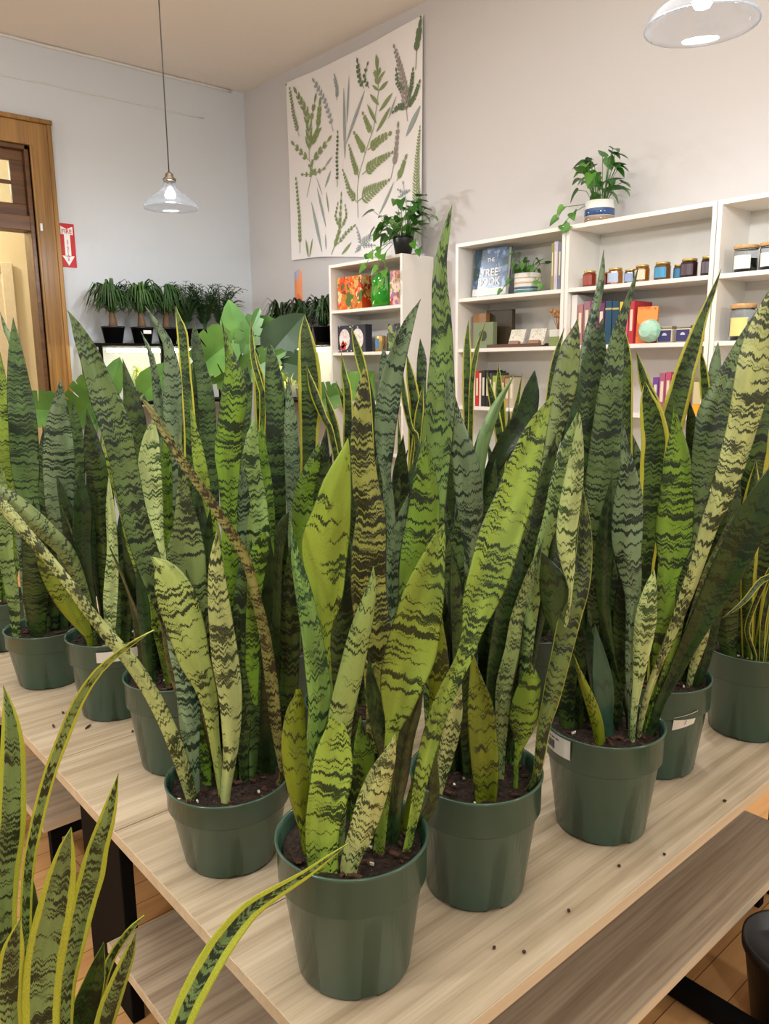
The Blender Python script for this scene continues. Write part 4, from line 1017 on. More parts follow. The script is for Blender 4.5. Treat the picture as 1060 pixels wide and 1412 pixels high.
G = 'books on the third shelf below THE TREE BOOK'
yy = 3.19
for wd, hh, c_, nm in ((.03, .2, (196, 120, 96), 'salmon book at the left end'), (.028, .195, (206, 60, 44), 'thick red book'), (.012, .195, (236, 226, 214), 'thin white book'), (.026, .2, (196, 44, 40), 'deep red book'), (.014, .19, (226, 214, 200), 'thin cream book'),
                      (.03, .205, (40, 38, 40), 'thick black book'), (.024, .2, (30, 30, 34), 'black book with a pale title'), (.02, .19, (70, 70, 72), 'charcoal book'), (.03, .175, (150, 172, 70), 'lime green book'), (.03, .165, (110, 140, 60), 'moss green book'), (.024, .17, (146, 106, 78), 'brown book'), (.03, .16, (176, 146, 110), 'tan book'), (.03, .165, (190, 180, 160), 'pale beige book')):
    book(yy - wd, yy, Z3, hh, .15, c_, nm + ' on the shelf below the dried flowers', G); yy -= wd + .003
    if yy < 2.62: break

# --- bookcase with the jam jars
def jam(y, w, h, cont, lid, label, lab_rgb, x=3.455, grp='small jam jars on the top shelf'):
    r = empty('jam_jar', (x, y, Z1 + .0005), label, 'jar', grp)
    R_ = w / 2
    hx = lambda rr, z_: (rr, z_)
    MB().lathe([(0, 0), (R_ * .92, 0), (R_, .004), (R_, h * .78), (R_ * .84, h * .84), (0, h * .85)], 8 if w > .05 else 24).build('jar_body', cmat(cont, .12), r)
    MB().lathe([(0, h * .85), (R_ * .86, h * .85), (R_ * .88, h * .98), (R_ * .8, h), (0, h)], 28).build('lid', plain('lid_%d' % (int(y * 1000)), lid, .3, .7), r, True)
    n = 8; v = []
    for i in range(n + 1):
        a = pi - .9 + 1.8 * i / n
        for z_ in (h * .12, h * .7): v.append(((R_ + .0008) * cos(a), (R_ + .0008) * sin(a), z_))
    MB().add(v, [(2 * i, 2 * i + 2, 2 * i + 3, 2 * i + 1) for i in range(n)]).build('paper_label', cmat(lab_rgb), r)
gold = (206, 178, 110)
for y, w, h, c_, lb, nm, xx in ((2.372, .068, .078, (130, 50, 36), (156, 74, 58), 'red-brown jam jar first in the row', 3.455), (2.305, .05, .068, (120, 44, 34), (148, 66, 54), 'small dark red jam jar second in the row', 3.48),
    (2.225, .074, .078, (150, 96, 40), (180, 196, 220), 'amber jar with a pale blue label, third in the row', 3.455), (2.15, .062, .066, (90, 80, 70), (150, 170, 204), 'squat jar with a light blue label, fourth in the row', 3.47),
    (2.08, .07, .078, (140, 84, 30), (222, 210, 180), 'amber honey jar with a cream label', 3.455), (2.025, .034, .068, (150, 104, 50), (206, 196, 160), 'narrow amber jar behind the cream-labelled one', 3.50),
    (1.975, .076, .08, (110, 76, 50), (70, 150, 190), 'jar with a bright turquoise label', 3.455), (1.915, .046, .067, (90, 70, 60), (60, 130, 170), 'smaller turquoise-labelled jar behind its larger twin', 3.49),
    (1.845, .076, .082, (50, 34, 30), (84, 66, 74), 'dark chocolate-brown jar with a striped label', 3.455), (1.795, .034, .066, (40, 28, 28), (80, 70, 80), 'small dark jar squeezed between two larger dark jars', 3.50), (1.757, .06, .084, (44, 30, 32), (96, 84, 96), 'tall dark jar last in the row by the side panel', 3.455)):
    jam(y, w, h, c_, gold, nm + ' on the top shelf', lb, xx)

G = 'books on the second shelf of the jam jar bookcase'
for y0, y1, hh, c_, nm, bd in ((2.425, 2.458, .25, (236, 234, 230), 'tall white book with an orange foot at the left end', (0, .34, (232, 110, 50))), (2.388, 2.42, .2, (176, 120, 116), 'dusty rose book', None), (2.345, 2.384, .215, (150, 110, 120), 'mauve book', None), (2.300, 2.342, .215, (140, 60, 120), 'magenta book', None),
        (2.262, 2.297, .2, (110, 50, 96), 'plum book', None), (2.222, 2.258, .208, (24, 70, 96), 'dark teal book with gold bands, left of two', (.8, .84, (190, 180, 110))), (2.182, 2.219, .206, (20, 62, 90), 'dark teal book with gold bands, right of two', (.8, .84, (190, 180, 110))),
        (2.160, 2.178, .2, (220, 190, 60), 'thin yellow book', None), (2.128, 2.157, .205, (60, 60, 130), 'indigo book with pink spots', (.2, .6, (220, 90, 110))), (2.098, 2.126, .2, (190, 50, 60), 'crimson book', None)):
    book(y0, y1, Z2, hh, .16, c_, nm + ' on the second shelf', G, band=bd)
ob = empty('book', (3.445, 2.042, Z2 + .0008), 'orange and red book standing face out on the second shelf', 'book')
ob.rotation_euler = (0, .08, .25)
MB().box(0, .02, -.05, .046, 0, .172).build('cover', blotch('orange_cover', [(226, 96, 34), (236, 120, 44), (214, 80, 34), (240, 150, 70)], 14), ob)
rb_ = tag(MB().lathe([(0, -.05), (.03, -.045), (.05, -.02), (.055, 0), (.05, .02), (.03, .045), (0, .05)], 12).build('bath_bomb', blotch('mint_crystal', [(150, 206, 176), (206, 214, 200), (170, 214, 190), (226, 220, 208)], 20)), 'pale mint green round facetted soap in front of the orange book', 'soap')
rb_.location = (3.420, 2.005, Z2 + .0565); rb_.rotation_euler = (0, pi / 2, 0)
for y, nm in ((1.932, 'dark blue labelled square tin, nearer the mint green soap'), (1.842, 'dark blue labelled square tin, farther from the mint green soap')):
    tn = empty('candle_tin', (3.46, y, Z2 + .0005), nm, 'tin', 'blue labelled tins')
    MB().box(-.035, .035, -.036, .036, 0, .062).build('tin_body', cmat((206, 196, 170)), tn, bevel=.006)
    MB().box(-.032, .032, -.034, .034, .0625, .074).build('lid', plain('steel_lid_%d' % int(y * 1000), (170, 165, 150), .3, .8), tn, bevel=.003)
    MB().box(-.0362, -.0352, -.032, .032, .004, .056).build('paper_label', cmat((58, 56, 104)), tn)
    MB().add([(-.0366, .012 * cos(a * pi / 10), .032 + .012 * abs(sin(a * pi / 10))) for a in range(11)], [tuple(range(11))]).build('emblem', cmat((206, 200, 210)), tn)
ot = empty('tea_tin', (3.46, 1.763, Z2 + .0005), 'small orange tin at the right end of the second shelf', 'tin')
MB().lathe([(0, 0), (.03, 0), (.03, .07), (0, .07)], 24).build('tin_body', cmat((232, 130, 50)), ot, True)
MB().lathe([(0, .0705), (.031, .0705), (.031, .083), (0, .083)], 24).build('lid', cmat((214, 170, 110)), ot, True)
G = 'books on the third shelf of the jam jar bookcase'
for y0, y1, hh, c_, nm in ((1.952, 1.982, .17, (110, 70, 150), 'purple book'), (1.919, 1.949, .19, (170, 90, 120), 'rose-purple book'), (1.89, 1.917, .195, (186, 80, 110), 'raspberry book'), (1.86, 1.887, .18, (216, 140, 110), 'coral book'), (2.36, 2.40, .18, (50, 60, 70), 'slate book'), (2.31, 2.355, .19, (180, 60, 60), 'brick red book')):
    book(y0, y1, Z3, hh, .15, c_, nm + ' on the third shelf', G)
yb = empty('card_box', (3.45, 1.765, Z3 + .0005), 'cream and yellow box at the right end of the third shelf', 'box')
MB().box(0, .06, -.022, .022, .0, .05).build('yellow_part', cmat((240, 170, 40)), yb)
MB().box(0, .06, -.022, .022, .0505, .15).build('cream_part', cmat((214, 200, 150)), yb)

# --- bookcase with wood-lidded jars
def lidjar(y, x, z, R_, h, label, fill, lab, grp=None):
    r = empty('storage_jar', (x, y, z), label, 'jar', grp)
    MB().lathe([(0, 0), (R_, 0), (R_, h * .8), (R_ * .86, h * .86), (R_ * .84, h * .86), (R_ - .003, h * .8), (R_ - .003, .004), (0, .004)], 36).build('jar_body', M['jar_glass'], r, True)
    MB().lathe([(0, .005), (R_ - .004, .005), (R_ - .004, h * .5), (0, h * .5)], 30).build('contents', cmat(fill), r, True)
    MB().lathe([(0, h * .862), (R_ * .98, h * .862), (R_ * 1.02, h * .88), (R_ * 1.02, h * .97), (R_ * .97, h), (0, h)], 36).build('lid', wood_mat('cork_lid_%d' % int(y * 1000 + z), (214, 176, 124), (182, 140, 90), .5, scale=2), r, True)
    v = []; n = 10
    for i in range(n + 1):
        a = pi + .05 - .75 + 1.5 * i / n
        for z_ in (h * .12, h * .62): v.append(((R_ + .001) * cos(a), (R_ + .001) * sin(a), z_))
    MB().add(v, [(2 * i, 2 * i + 2, 2 * i + 3, 2 * i + 1) for i in range(n)]).build('paper_label', cmat(lab), r)
lidjar(1.598, 3.47, Z1 + .0005, .05, .112, 'wood-lidded glass jar with a white label, left one on the top shelf', (226, 224, 216), (238, 236, 230), 'wood-lidded jars')
lidjar(1.487, 3.47, Z1 + .0005, .05, .112, 'wood-lidded glass jar with a white label, cut by the right edge of the picture', (226, 224, 216), (238, 236, 230), 'wood-lidded jars')
lidjar(1.593, 3.47, Z2 + .0005, .052, .155, 'tall wood-lidded jar with a yellow label on the second shelf', (206, 190, 150), (232, 222, 140), 'wood-lidded jars')
lidjar(1.47, 3.47, Z2 + .0005, .05, .15, 'wood-lidded jar right of the yellow labelled one', (200, 180, 150), (226, 214, 190), 'wood-lidded jars')

# ------------------------------------------------------------------ botanical cloth on the wall
TY0, TY1 = 3.785, 5.265
def cloth_pt(u, v):
    """u 0..1 from the corner side to the room side, v 0..1 from hem to top"""
    y = TY1 + (TY0 - TY1) * u
    zt = 3.592 + .012 * u - .018 * sin(pi * u); zb = 2.31 - .10 * u + .012 * sin(pi * u * 2)
    z = zb + (zt - zb) * v
    x = WX - .022 + .006 * sin(u * 17 + v * 3) * (1 - v * .6) - .012 * max(0, u - .93) * 10 * (1 - v)
    return Vector((x, y, z))
tap = empty('botanical_tapestry', (0, 0, 0), 'white cloth wall hanging printed with green and grey fern sprigs', 'wall hanging')
b = MB(); nu, nv = 60, 30
b.add([tuple(cloth_pt(i / nu, j_ / nv)) for j_ in range(nv + 1) for i in range(nu + 1)], [(j_ * (nu + 1) + i, j_ * (nu + 1) + i + 1, (j_ + 1) * (nu + 1) + i + 1, (j_ + 1) * (nu + 1) + i) for j_ in range(nv) for i in range(nu)])
cl = b.build('cloth', plain('white_cotton', (240, 236, 234), .85, var=.01), tap, True)
for p in ((0.005, .99), (.99, .995)):
    q = cloth_pt(*p); MB().lathe([(0, 0), (.006, 0), (.006, .004), (0, .004)], 12, (0, 0, 0)).build('pin', M['brass'], tap).matrix_world = Matrix.Translation(q + Vector((-.003, 0, 0))) @ Matrix.Rotation(-pi / 2, 4, 'Y')
PRN = {}
INK = {k: plain('print_ink_' + k, c_, .85, var=.12, scale=12) for k, c_ in (('g', (140, 156, 102)), ('d', (106, 124, 90)), ('s', (162, 172, 170)), ('b', (158, 150, 144)))}
def done(k):
    if k in PRN: PRN.pop(k).build('sprig_print', INK[k], cl)
W_, H_ = TY1 - TY0, 1.27
def cp(x, y, dep=0.004):
    q = cloth_pt(min(1, max(0, x / W_)), min(1, max(0, y / H_))); return (q.x - dep, q.y, q.z)
lay = [0]
def poly(k, pts):
    lay[0] += 1; dep = .0035 + (lay[0] % 12) * .0003
    PRN.setdefault(k, MB()).add([cp(x, y, dep) for x, y in pts], [tuple(range(len(pts)))])
def blade(k, x, y, a, L, W2, bend=0.0, lobes=0):
    n = 7; Lf = []; Rt = []
    for i in range(n + 1):
        t = i / n; aa = a + bend * t
        cx, cy = x + L * t * cos(a + bend * t * .5), y + L * t * sin(a + bend * t * .5)
        w = W2 * sin(pi * min(.98, t * .9 + .06)) * (1 - .35 * (lobes and i % 2))
        Lf.append((cx - sin(aa) * w, cy + cos(aa) * w)); Rt.append((cx + sin(aa) * w, cy - cos(aa) * w))
    poly(k, Lf + Rt[::-1])
def stem(k, pts, w=.005):
    for (x0, y0), (x1, y1) in zip(pts, pts[1:]):
        a = atan2(y1 - y0, x1 - x0); dx, dy = -sin(a) * w / 2, cos(a) * w / 2
        poly(k, [(x0 + dx, y0 + dy), (x1 + dx, y1 + dy), (x1 - dx, y1 - dy), (x0 - dx, y0 - dy)])
def sprig(k, pts, n, l0, l1, w, ang=.8, start=.15, lobes=0, tip=True, alt=False, sub=0):
    stem(k, pts)
    seg = [hypot(b_[0] - a_[0], b_[1] - a_[1]) for a_, b_ in zip(pts, pts[1:])]; T = sum(seg)
    for i in range(n):
        s_ = (start + (1 - start) * i / n) * T; j_ = 0
        while j_ < len(seg) - 1 and s_ > seg[j_]: s_ -= seg[j_]; j_ += 1
        (x0, y0), (x1, y1) = pts[j_], pts[j_ + 1]; f_ = s_ / seg[j_]; x, y = x0 + (x1 - x0) * f_, y0 + (y1 - y0) * f_; a = atan2(y1 - y0, x1 - x0)
        L = l0 + (l1 - l0) * i / max(1, n - 1)
        for sd in ((-1, 1) if not alt else ((-1, 1)[i % 2],)):
            if sub and L > sub:
                aa = a + sd * ang; e = (x + L * cos(aa), y + L * sin(aa)); stem(k, [(x, y), e], .006)
                m = max(3, int(L / .028))
                for q in range(1, m + 1):
                    t = q / (m + .4); l2 = (.036 + L * .18) * (1 - t * .75)
                    for s2 in (-1, 1): blade(k, x + L * t * cos(aa), y + L * t * sin(aa), aa + s2 * .75, l2, .011)
            else: blade(k, x, y, a + sd * ang, L, w, -sd * .3, lobes)
    if tip:
        (x0, y0), (x1, y1) = pts[-2], pts[-1]; blade(k, x1, y1, atan2(y1 - y0, x1 - x0), l1 * 1.3, w)
sprig('g', [(0.837, 0.25), (0.831, 0.419), (0.856, 0.519), (0.926, 0.648), (1.01, 0.78), (1.061, 0.971), (1.057, 1.112)], n=2,l0=.05,l1=.05,w=.012,start=.9); done('g')
sprig('g', [(0.833, 0.341), (0.74, 0.427), (0.675, 0.558)], n=9,l0=.045,l1=.015,w=.009,ang=.9); done('g')
sprig('g', [(0.84, 0.354), (0.985, 0.405), (1.144, 0.447)], n=10,l0=.075,l1=.02,w=.009,ang=1.0); done('g')
sprig('g', [(0.855, 0.494), (0.802, 0.589), (0.753, 0.705)], n=9,l0=.04,l1=.015,w=.009,ang=.9); done('g')
sprig('g', [(0.889, 0.515), (1.031, 0.571), (1.182, 0.601)], n=9,l0=.06,l1=.02,w=.010,ang=.9); done('g')
sprig('g', [(0.925, 0.636), (0.872, 0.706), (0.819, 0.771)], n=6,l0=.04,l1=.02,w=.012,ang=.8); done('g')
sprig('g', [(0.948, 0.657), (1.066, 0.698), (1.155, 0.711)], n=5,l0=.05,l1=.03,w=.014,ang=.8); done('g')
sprig('g', [(0.993, 0.747), (0.951, 0.803), (0.91, 0.872)], n=5,l0=.035,l1=.02,w=.011,ang=.8); done('g')
sprig('g', [(0.282, 0.685), (0.284, 0.881), (0.253, 1.027), (0.143, 1.168)], n=8,l0=.10,l1=.05,w=.014,ang=.55,lobes=1); done('g')
sprig('g', [(0.236, 0.434), (0.323, 0.623), (0.282, 0.685)], n=2,l0=.06,l1=.05,w=.012,ang=.8,start=.6,tip=False); done('g')
sprig('g', [(0.285, 0.755), (0.384, 0.864), (0.416, 1.021)], n=6,l0=.07,l1=.05,w=.012,ang=.5); done('g')
sprig('g', [(0.304, 0.933), (0.356, 1.061)], n=2,l0=.05,l1=.05,w=.012,ang=.4); done('g')
sprig('g', [(0.312, 0.666), (0.403, 0.723), (0.492, 0.777)], n=3,l0=.06,l1=.05,w=.012,ang=.5); done('g')
sprig('g', [(0.274, 0.686), (0.173, 0.759), (0.088, 0.824)], n=3,l0=.05,l1=.04,w=.012,ang=.6); done('g')
sprig('g', [(0.321, 0.58), (0.204, 0.597)], n=2,l0=.03,l1=.03,w=.01,ang=.6); done('g')
sprig('g', [(0.321, 0.58), (0.435, 0.6)], n=2,l0=.03,l1=.03,w=.01,ang=.6); done('g')
sprig('s', [(0.566, 0.832), (0.528, 0.945), (0.467, 1.064), (0.362, 1.195)], n=9,l0=.03,l1=.03,w=.010,ang=.9); done('s')
sprig('s', [(0.621, 1.019), (0.624, 1.096), (0.603, 1.165)], n=6,l0=.03,l1=.025,w=.008,ang=.7); done('s')
sprig('d', [(0.914, 1.029), (0.872, 1.088), (0.853, 1.189)], n=5,l0=.03,l1=.03,w=.010,ang=.7); done('d')
sprig('d', [(0.967, 1.017), (0.915, 1.089), (0.949, 1.152)], n=4,l0=.025,l1=.02,w=.009,ang=.7); done('d')
sprig('b', [(1.348, 0.746), (1.324, 0.919), (1.283, 1.051), (1.23, 1.171)], n=13,l0=.06,l1=.02,w=.010,ang=.9); done('b')
sprig('d', [(1.339, 0.826), (1.261, 0.844), (1.221, 0.83)], n=6,l0=.03,l1=.02,w=.008,ang=.9); done('d')
sprig('d', [(1.339, 0.848), (1.387, 0.925), (1.397, 0.998)], n=8,l0=.03,l1=.02,w=.008,ang=.9); done('d')
sprig('d', [(1.338, 0.815), (1.415, 0.863), (1.453, 0.919)], n=8,l0=.03,l1=.02,w=.008,ang=.9); done('d')
sprig('d', [(1.32, 0.897), (1.253, 0.981), (1.244, 1.039)], n=6,l0=.03,l1=.02,w=.008,ang=.9); done('d')
sprig('d', [(1.423, 1.002), (1.431, 1.107), (1.454, 1.196)], n=3,l0=.05,l1=.05,w=.014,ang=.5,start=.5); done('d')
sprig('g', [(1.44, 0.266), (1.431, 0.381), (1.442, 0.537), (1.463, 0.682)], n=24,l0=.055,l1=.012,w=.005,ang=1.1,start=.02); done('g')
sprig('b', [(1.175, 0.455), (1.228, 0.576), (1.254, 0.726)], n=6,l0=.045,l1=.03,w=.011,ang=.6,start=.3); done('b')
sprig('g', [(1.236, 0.434), (1.276, 0.475), (1.32, 0.536)], n=4,l0=.05,l1=.03,w=.012,ang=.5); done('g')
sprig('s', [(1.334, 0.28), (1.305, 0.4)], n=2,l0=.02,l1=.02,w=.006,ang=.8); done('s')
sprig('s', [(1.305, 0.354), (1.255, 0.378)], n=2,l0=.015,l1=.015,w=.006); done('s')
sprig('s', [(1.305, 0.354), (1.354, 0.359)], n=2,l0=.015,l1=.015,w=.006); done('s')
sprig('s', [(1.305, 0.348), (1.265, 0.342)], n=2,l0=.015,l1=.015,w=.006); done('s')
sprig('g', [(0.161, 0.868), (0.095, 1.03), (0.057, 1.208)], n=13,l0=.03,l1=.02,w=.008,ang=1.0); done('g')
sprig('g', [(0.116, 0.047), (0.122, 0.301), (0.096, 0.569)], n=15,l0=.035,l1=.022,w=.010,ang=.7); done('g')
sprig('d', [(0.6, 0.466), (0.602, 0.64), (0.62, 0.81)], n=11,l0=.022,l1=.016,w=.008,ang=.9); done('d')
sprig('g', [(0.522, 0.013), (0.614, 0.178), (0.641, 0.395)], n=8,l0=.06,l1=.03,w=.008,ang=.4); done('g')
sprig('g', [(0.586, 0.082), (0.696, 0.162), (0.774, 0.194)], n=5,l0=.035,l1=.03,w=.007,ang=.5); done('g')
sprig('g', [(0.614, 0.192), (0.569, 0.277), (0.596, 0.344)], n=5,l0=.03,l1=.02,w=.007,ang=.5); done('g')
sprig('g', [(0.638, 0.191), (0.7, 0.27), (0.69, 0.324)], n=5,l0=.03,l1=.02,w=.007,ang=.5); done('g')
sprig('s', [(0.866, 0.08), (0.979, 0.129)], n=5,l0=.04,l1=.03,w=.005,ang=1.0); done('s')
sprig('s', [(0.866, 0.073), (0.824, 0.172)], n=4,l0=.03,l1=.02,w=.005,ang=.8); done('s')
sprig('s', [(0.866, 0.073), (0.809, 0.04)], n=3,l0=.03,l1=.02,w=.005,ang=.8); done('s')
sprig('s', [(0.866, 0.073), (0.999, 0.071)], n=4,l0=.03,l1=.02,w=.005,ang=.8); done('s')
blade('s', 0.701, 0.641, 1.56, 0.436, 0.0132); done('s')
blade('s', 0.715, 0.73, 0.94, 0.353, 0.0143); done('s')
blade('s', 0.731, 0.856, 1.46, 0.285, 0.0099); done('s')
blade('s', 0.411, 0.036, 1.89, 0.374, 0.0165); done('s')
blade('s', 0.463, 0.206, 1.90, 0.293, 0.0121); done('s')
blade('s', 0.462, 0.049, 1.65, 0.107, 0.0077); done('s')
blade('g', 0.497, 0.302, 1.75, 0.144, 0.00605); done('g')
blade('s', 0.46, 0.477, 1.00, 0.125, 0.00935); done('s')
blade('s', 0.461, 0.615, 0.58, 0.104, 0.0077); done('s')
blade('s', 1.337, 0.667, 0.80, 0.187, 0.0187); done('s')
blade('s', 1.057, 0.256, 0.87, 0.231, 0.0088); done('s')
blade('s', 1.16, 0.798, 0.92, 0.135, 0.0066); done('s')
blade('g', 0.227, 0.009, 1.76, 0.130, 0.0121); done('g')
blade('g', 0.241, 0.008, 1.19, 0.139, 0.0099); done('g')
blade('g', 0.632, 0.015, 0.60, 0.140, 0.011); done('g')
blade('s', 0.428, 0.427, 2.05, 0.151, 0.0044); done('s')
blade('g', 1.061, 0.983, 2.52, 0.076, 0.0088); done('g')
blade('g', 1.067, 0.981, 0.30, 0.097, 0.0121); done('g')
blade('g', 1.063, 0.9, 2.40, 0.117, 0.0132); done('g')
blade('g', 1.069, 0.864, 0.47, 0.150, 0.0143); done('g')
blade('g', 1.036, 0.799, 2.17, 0.153, 0.0132); done('g')
blade('g', 1.039, 0.751, 0.66, 0.180, 0.0143); done('g')
blade('g', 1.058, 1.048, 2.31, 0.070, 0.0088); done('g')
blade('g', 1.062, 1.041, 0.43, 0.079, 0.0088); done('g')
blade('g', 1.057, 1.089, 1.69, 0.102, 0.0143); done('g')
fl = MB()
fl.add([(WX - .004 - .012 * sin(i * .9), 5.26 - .15 * i / 6, z_ + .01 * i) for i in range(7) for z_ in (1.90, 2.21)], [(2 * i, 2 * i + 2, 2 * i + 3, 2 * i + 1) for i in range(6)])
tag(fl.build('paper_flyer', blotch('orange_flyer', [(232, 122, 70), (236, 190, 80), (226, 90, 90), (180, 170, 200), (240, 150, 100)], 11)), 'orange and pink paper flyer taped to the wall beside the corner bookcase', 'flyer')

# ------------------------------------------------------------------ plant stands with grow lights
def stand(x0, x1, y0, y1, z, zl, posts, label):
    r = empty('plant_stand', (0, 0, 0), label, 'plant stand', 'black metal plant stands')
    for zz in (z, zl): MB().box(x0, x1, y0, y1, zz - .02, zz).build('shelf', M['black_steel'], r)
    for px_, py_ in posts: MB().box(px_ - .011, px_ + .011, py_ - .011, py_ + .011, 0, z - .0205).build('post', M['black_steel'], r)
    if x1 - x0 > y1 - y0: t_ = MB().tube([(x0 + .12, y0 + .1, z - .05), (x1 - .12, y0 + .1, z - .05)], .014)
    else: t_ = MB().tube([(x0 + .1, y0 + .1, z - .05), (x0 + .1, y1 - .1, z - .05)], .014)
    t_.build('grow_light', M['tube'], r)
    return r
stand(2.14, 3.34, 5.48, 5.86, 1.67, 1.25, ((2.18, 5.5), (2.64, 5.5), (3.3, 5.5), (2.18, 5.84), (3.3, 5.84)), 'black metal plant stand with a grow light against the left wall')
stand(3.36, 3.66, 4.48, 5.4, 1.66, 1.25, ((3.38, 4.66), (3.38, 5.38), (3.64, 4.5), (3.64, 5.38)), 'black metal plant stand with a grow light beside the corner bookcase')

def small_pot(r, R_=.085, h=.12, mat=None):
    return MB().lathe([(0, 0), (R_ * .75, 0), (R_, h * .9), (R_ * 1.04, h * .9), (R_ * 1.04, h), (R_ * .95, h), (R_ * .9, h * .85), (0, h * .85)], 28).build('pot', mat or M['black_pot'], r, True)
def ribbon(b, pts, w, up=(0, 0, 1), mi=0):
    v = []; pts = [Vector(p) for p in pts]
    for i, p in enumerate(pts):
        t = (pts[min(i + 1, len(pts) - 1)] - pts[max(i - 1, 0)]).normalized(); sd = t.cross(Vector(up))
        sd = sd.normalized() if sd.length > .05 else t.orthogonal().normalized()
        ww = w * (1 - (i / (len(pts) - 1)) ** 2 * .92) * (.5 if i == 0 else 1)
        v += [tuple(p - sd * ww), tuple(p + sd * ww)]
    b.add(v, [(2 * i, 2 * i + 1, 2 * i + 3, 2 * i + 2) for i in range(len(pts) - 1)], mi)
def strap_foliage(seed, n, rad, z0, hh, w=.008, droop=1.0):
    rnd = random.Random(seed); b = MB()
    for k in range(n):
        a = rnd.uniform(0, 6.28); l = rad * rnd.uniform(.5, 1); u = hh * rnd.uniform(.2, 1); z_ = z0 + rnd.uniform(-.02, .05)
        pts = [(l * t * cos(a), l * t * sin(a), z_ + u * sin(min(1, t * 1.25) * pi / 2) - droop * u * .9 * max(0, t - .45) ** 1.5 * 2) for t in (0, .2, .4, .6, .8, 1)]
        ribbon(b, pts, w * rnd.uniform(.7, 1.2))
    return b.mesh('foliage')
def frond_foliage(seed, n, rad, z0, hh):
    rnd = random.Random(seed); b = MB()
    for k in range(n):
        a = rnd.uniform(0, 6.28); l = rad * rnd.uniform(.4, 1); u = hh * rnd.uniform(.55, 1); L = None
        P_ = [Vector((l * t ** 1.3 * cos(a), l * t ** 1.3 * sin(a), z0 + u * sin(t * 1.75))) for t in [i / 9 for i in range(10)]]
        b.tube(P_, .0018, 4)
        for i in range(2, 10):
            t = (P_[i] - P_[i - 1]).normalized(); sd = t.cross(Vector((0, 0, 1))); sd = sd.normalized() if sd.length > .01 else Vector((1, 0, 0))
            ll = .075 * (1 - .07 * i) * rnd.uniform(.8, 1.2)
            for s_ in (-1, 1):
                d_ = (sd * s_ + t * .8 + Vector((0, 0, -.25))).normalized()
                ribbon(b, [P_[i], P_[i] + d_ * ll * .5, P_[i] + d_ * ll], .0065)
    return b.mesh('foliage')
palm_me = [strap_foliage(s_, 170, .24, .22, .24, .011, 1.25) for s_ in (1, 2)]
frond_me = [frond_foliage(s_, 64, .21, .08, .38) for s_ in (3, 4)]
for m_ in palm_me: m_.materials.append(M['palm'])
for m_ in frond_me: m_.materials.append(M['palm2'])
for i, (x, kd, nm) in enumerate(((2.33, 'p', 'ponytail palm with a thick trunk, leftmost pot on the wall stand'), (2.55, 'p', 'ponytail palm in a black pot with a white tag, second on the wall stand'), (2.75, 'p', 'dark ponytail palm third along the wall stand'),
                                 (2.93, 'f', 'feathery parlour palm fourth along the wall stand'), (3.09, 'f', 'feathery parlour palm fifth along the wall stand'), (3.24, 'f', 'feathery parlour palm at the corner end of the wall stand'))):
    r = empty('potted_palm', (x, 5.62 if i < 3 else 5.66, 1.6706), nm, 'plant', 'potted palms on the wall stand')
    r.rotation_euler = (0, 0, i * 1.3)
    small_pot(r, .08 if i < 3 else .062, .12)
    if kd == 'p':
        MB().tube([(0, 0, .10), (.004, 0, .16), (0, .004, .22), (0, 0, .29)], [.036, .026, .018, .014], 12).build('trunk', M['trunk'], r, True)
        link('foliage', palm_me[i % 2], None, r)
    else: link('foliage', frond_me[i % 2], None, r)
    if i == 1:
        tg = MB().box(-.03, .03, -.004, 0, .07, .095).build('price_tag', M['sticker'], r); tg.rotation_euler = (0, 0, -1.3 - .3); tg.location = (0, 0, 0)
        a_ = -1.3; tg.matrix_basis = Matrix.Rotation(a_, 4, 'Z') @ Matrix.Translation((0, -.083, 0))
drac = [strap_foliage(s_, 120, .18, .11, .24, .014, 1.0) for s_ in (7, 8)]
for m_ in drac: m_.materials.append(M['dracaena'])
for i, (y, nm) in enumerate(((5.2, 'dark strappy houseplant beside the orange flyer'), (4.93, 'dark strappy houseplant in the middle of the stand by the corner bookcase'), (4.66, 'dark strappy houseplant touching the corner bookcase'))):
    r = empty('potted_houseplant', (3.5, y, 1.6606), nm, 'plant', 'dark houseplants on the short stand'); r.rotation_euler = (0, 0, i * 2)
    small_pot(r, .075, .12); link('foliage', drac[i % 2], None, r)
lit = [strap_foliage(s_, 80, .11, .06, .22, .010, 1.2) for s_ in (21, 22)]
for m_ in lit: m_.materials.append(M['lit_plant'])
for i, (x, y) in enumerate([(2.30 + k * .235, 5.64) for k in range(5)] + [(3.50, 5.2), (3.50, 4.95)]):
    r = empty('seedling_pot', (x, y, 1.2506), 'pale leafy seedling glowing under a grow light on the lower shelf', 'plant', 'seedlings under the grow lights'); r.rotation_euler = (0, 0, i)
    small_pot(r, .05, .085, M['white_board']); link('foliage', lit[i % 2], None, r)

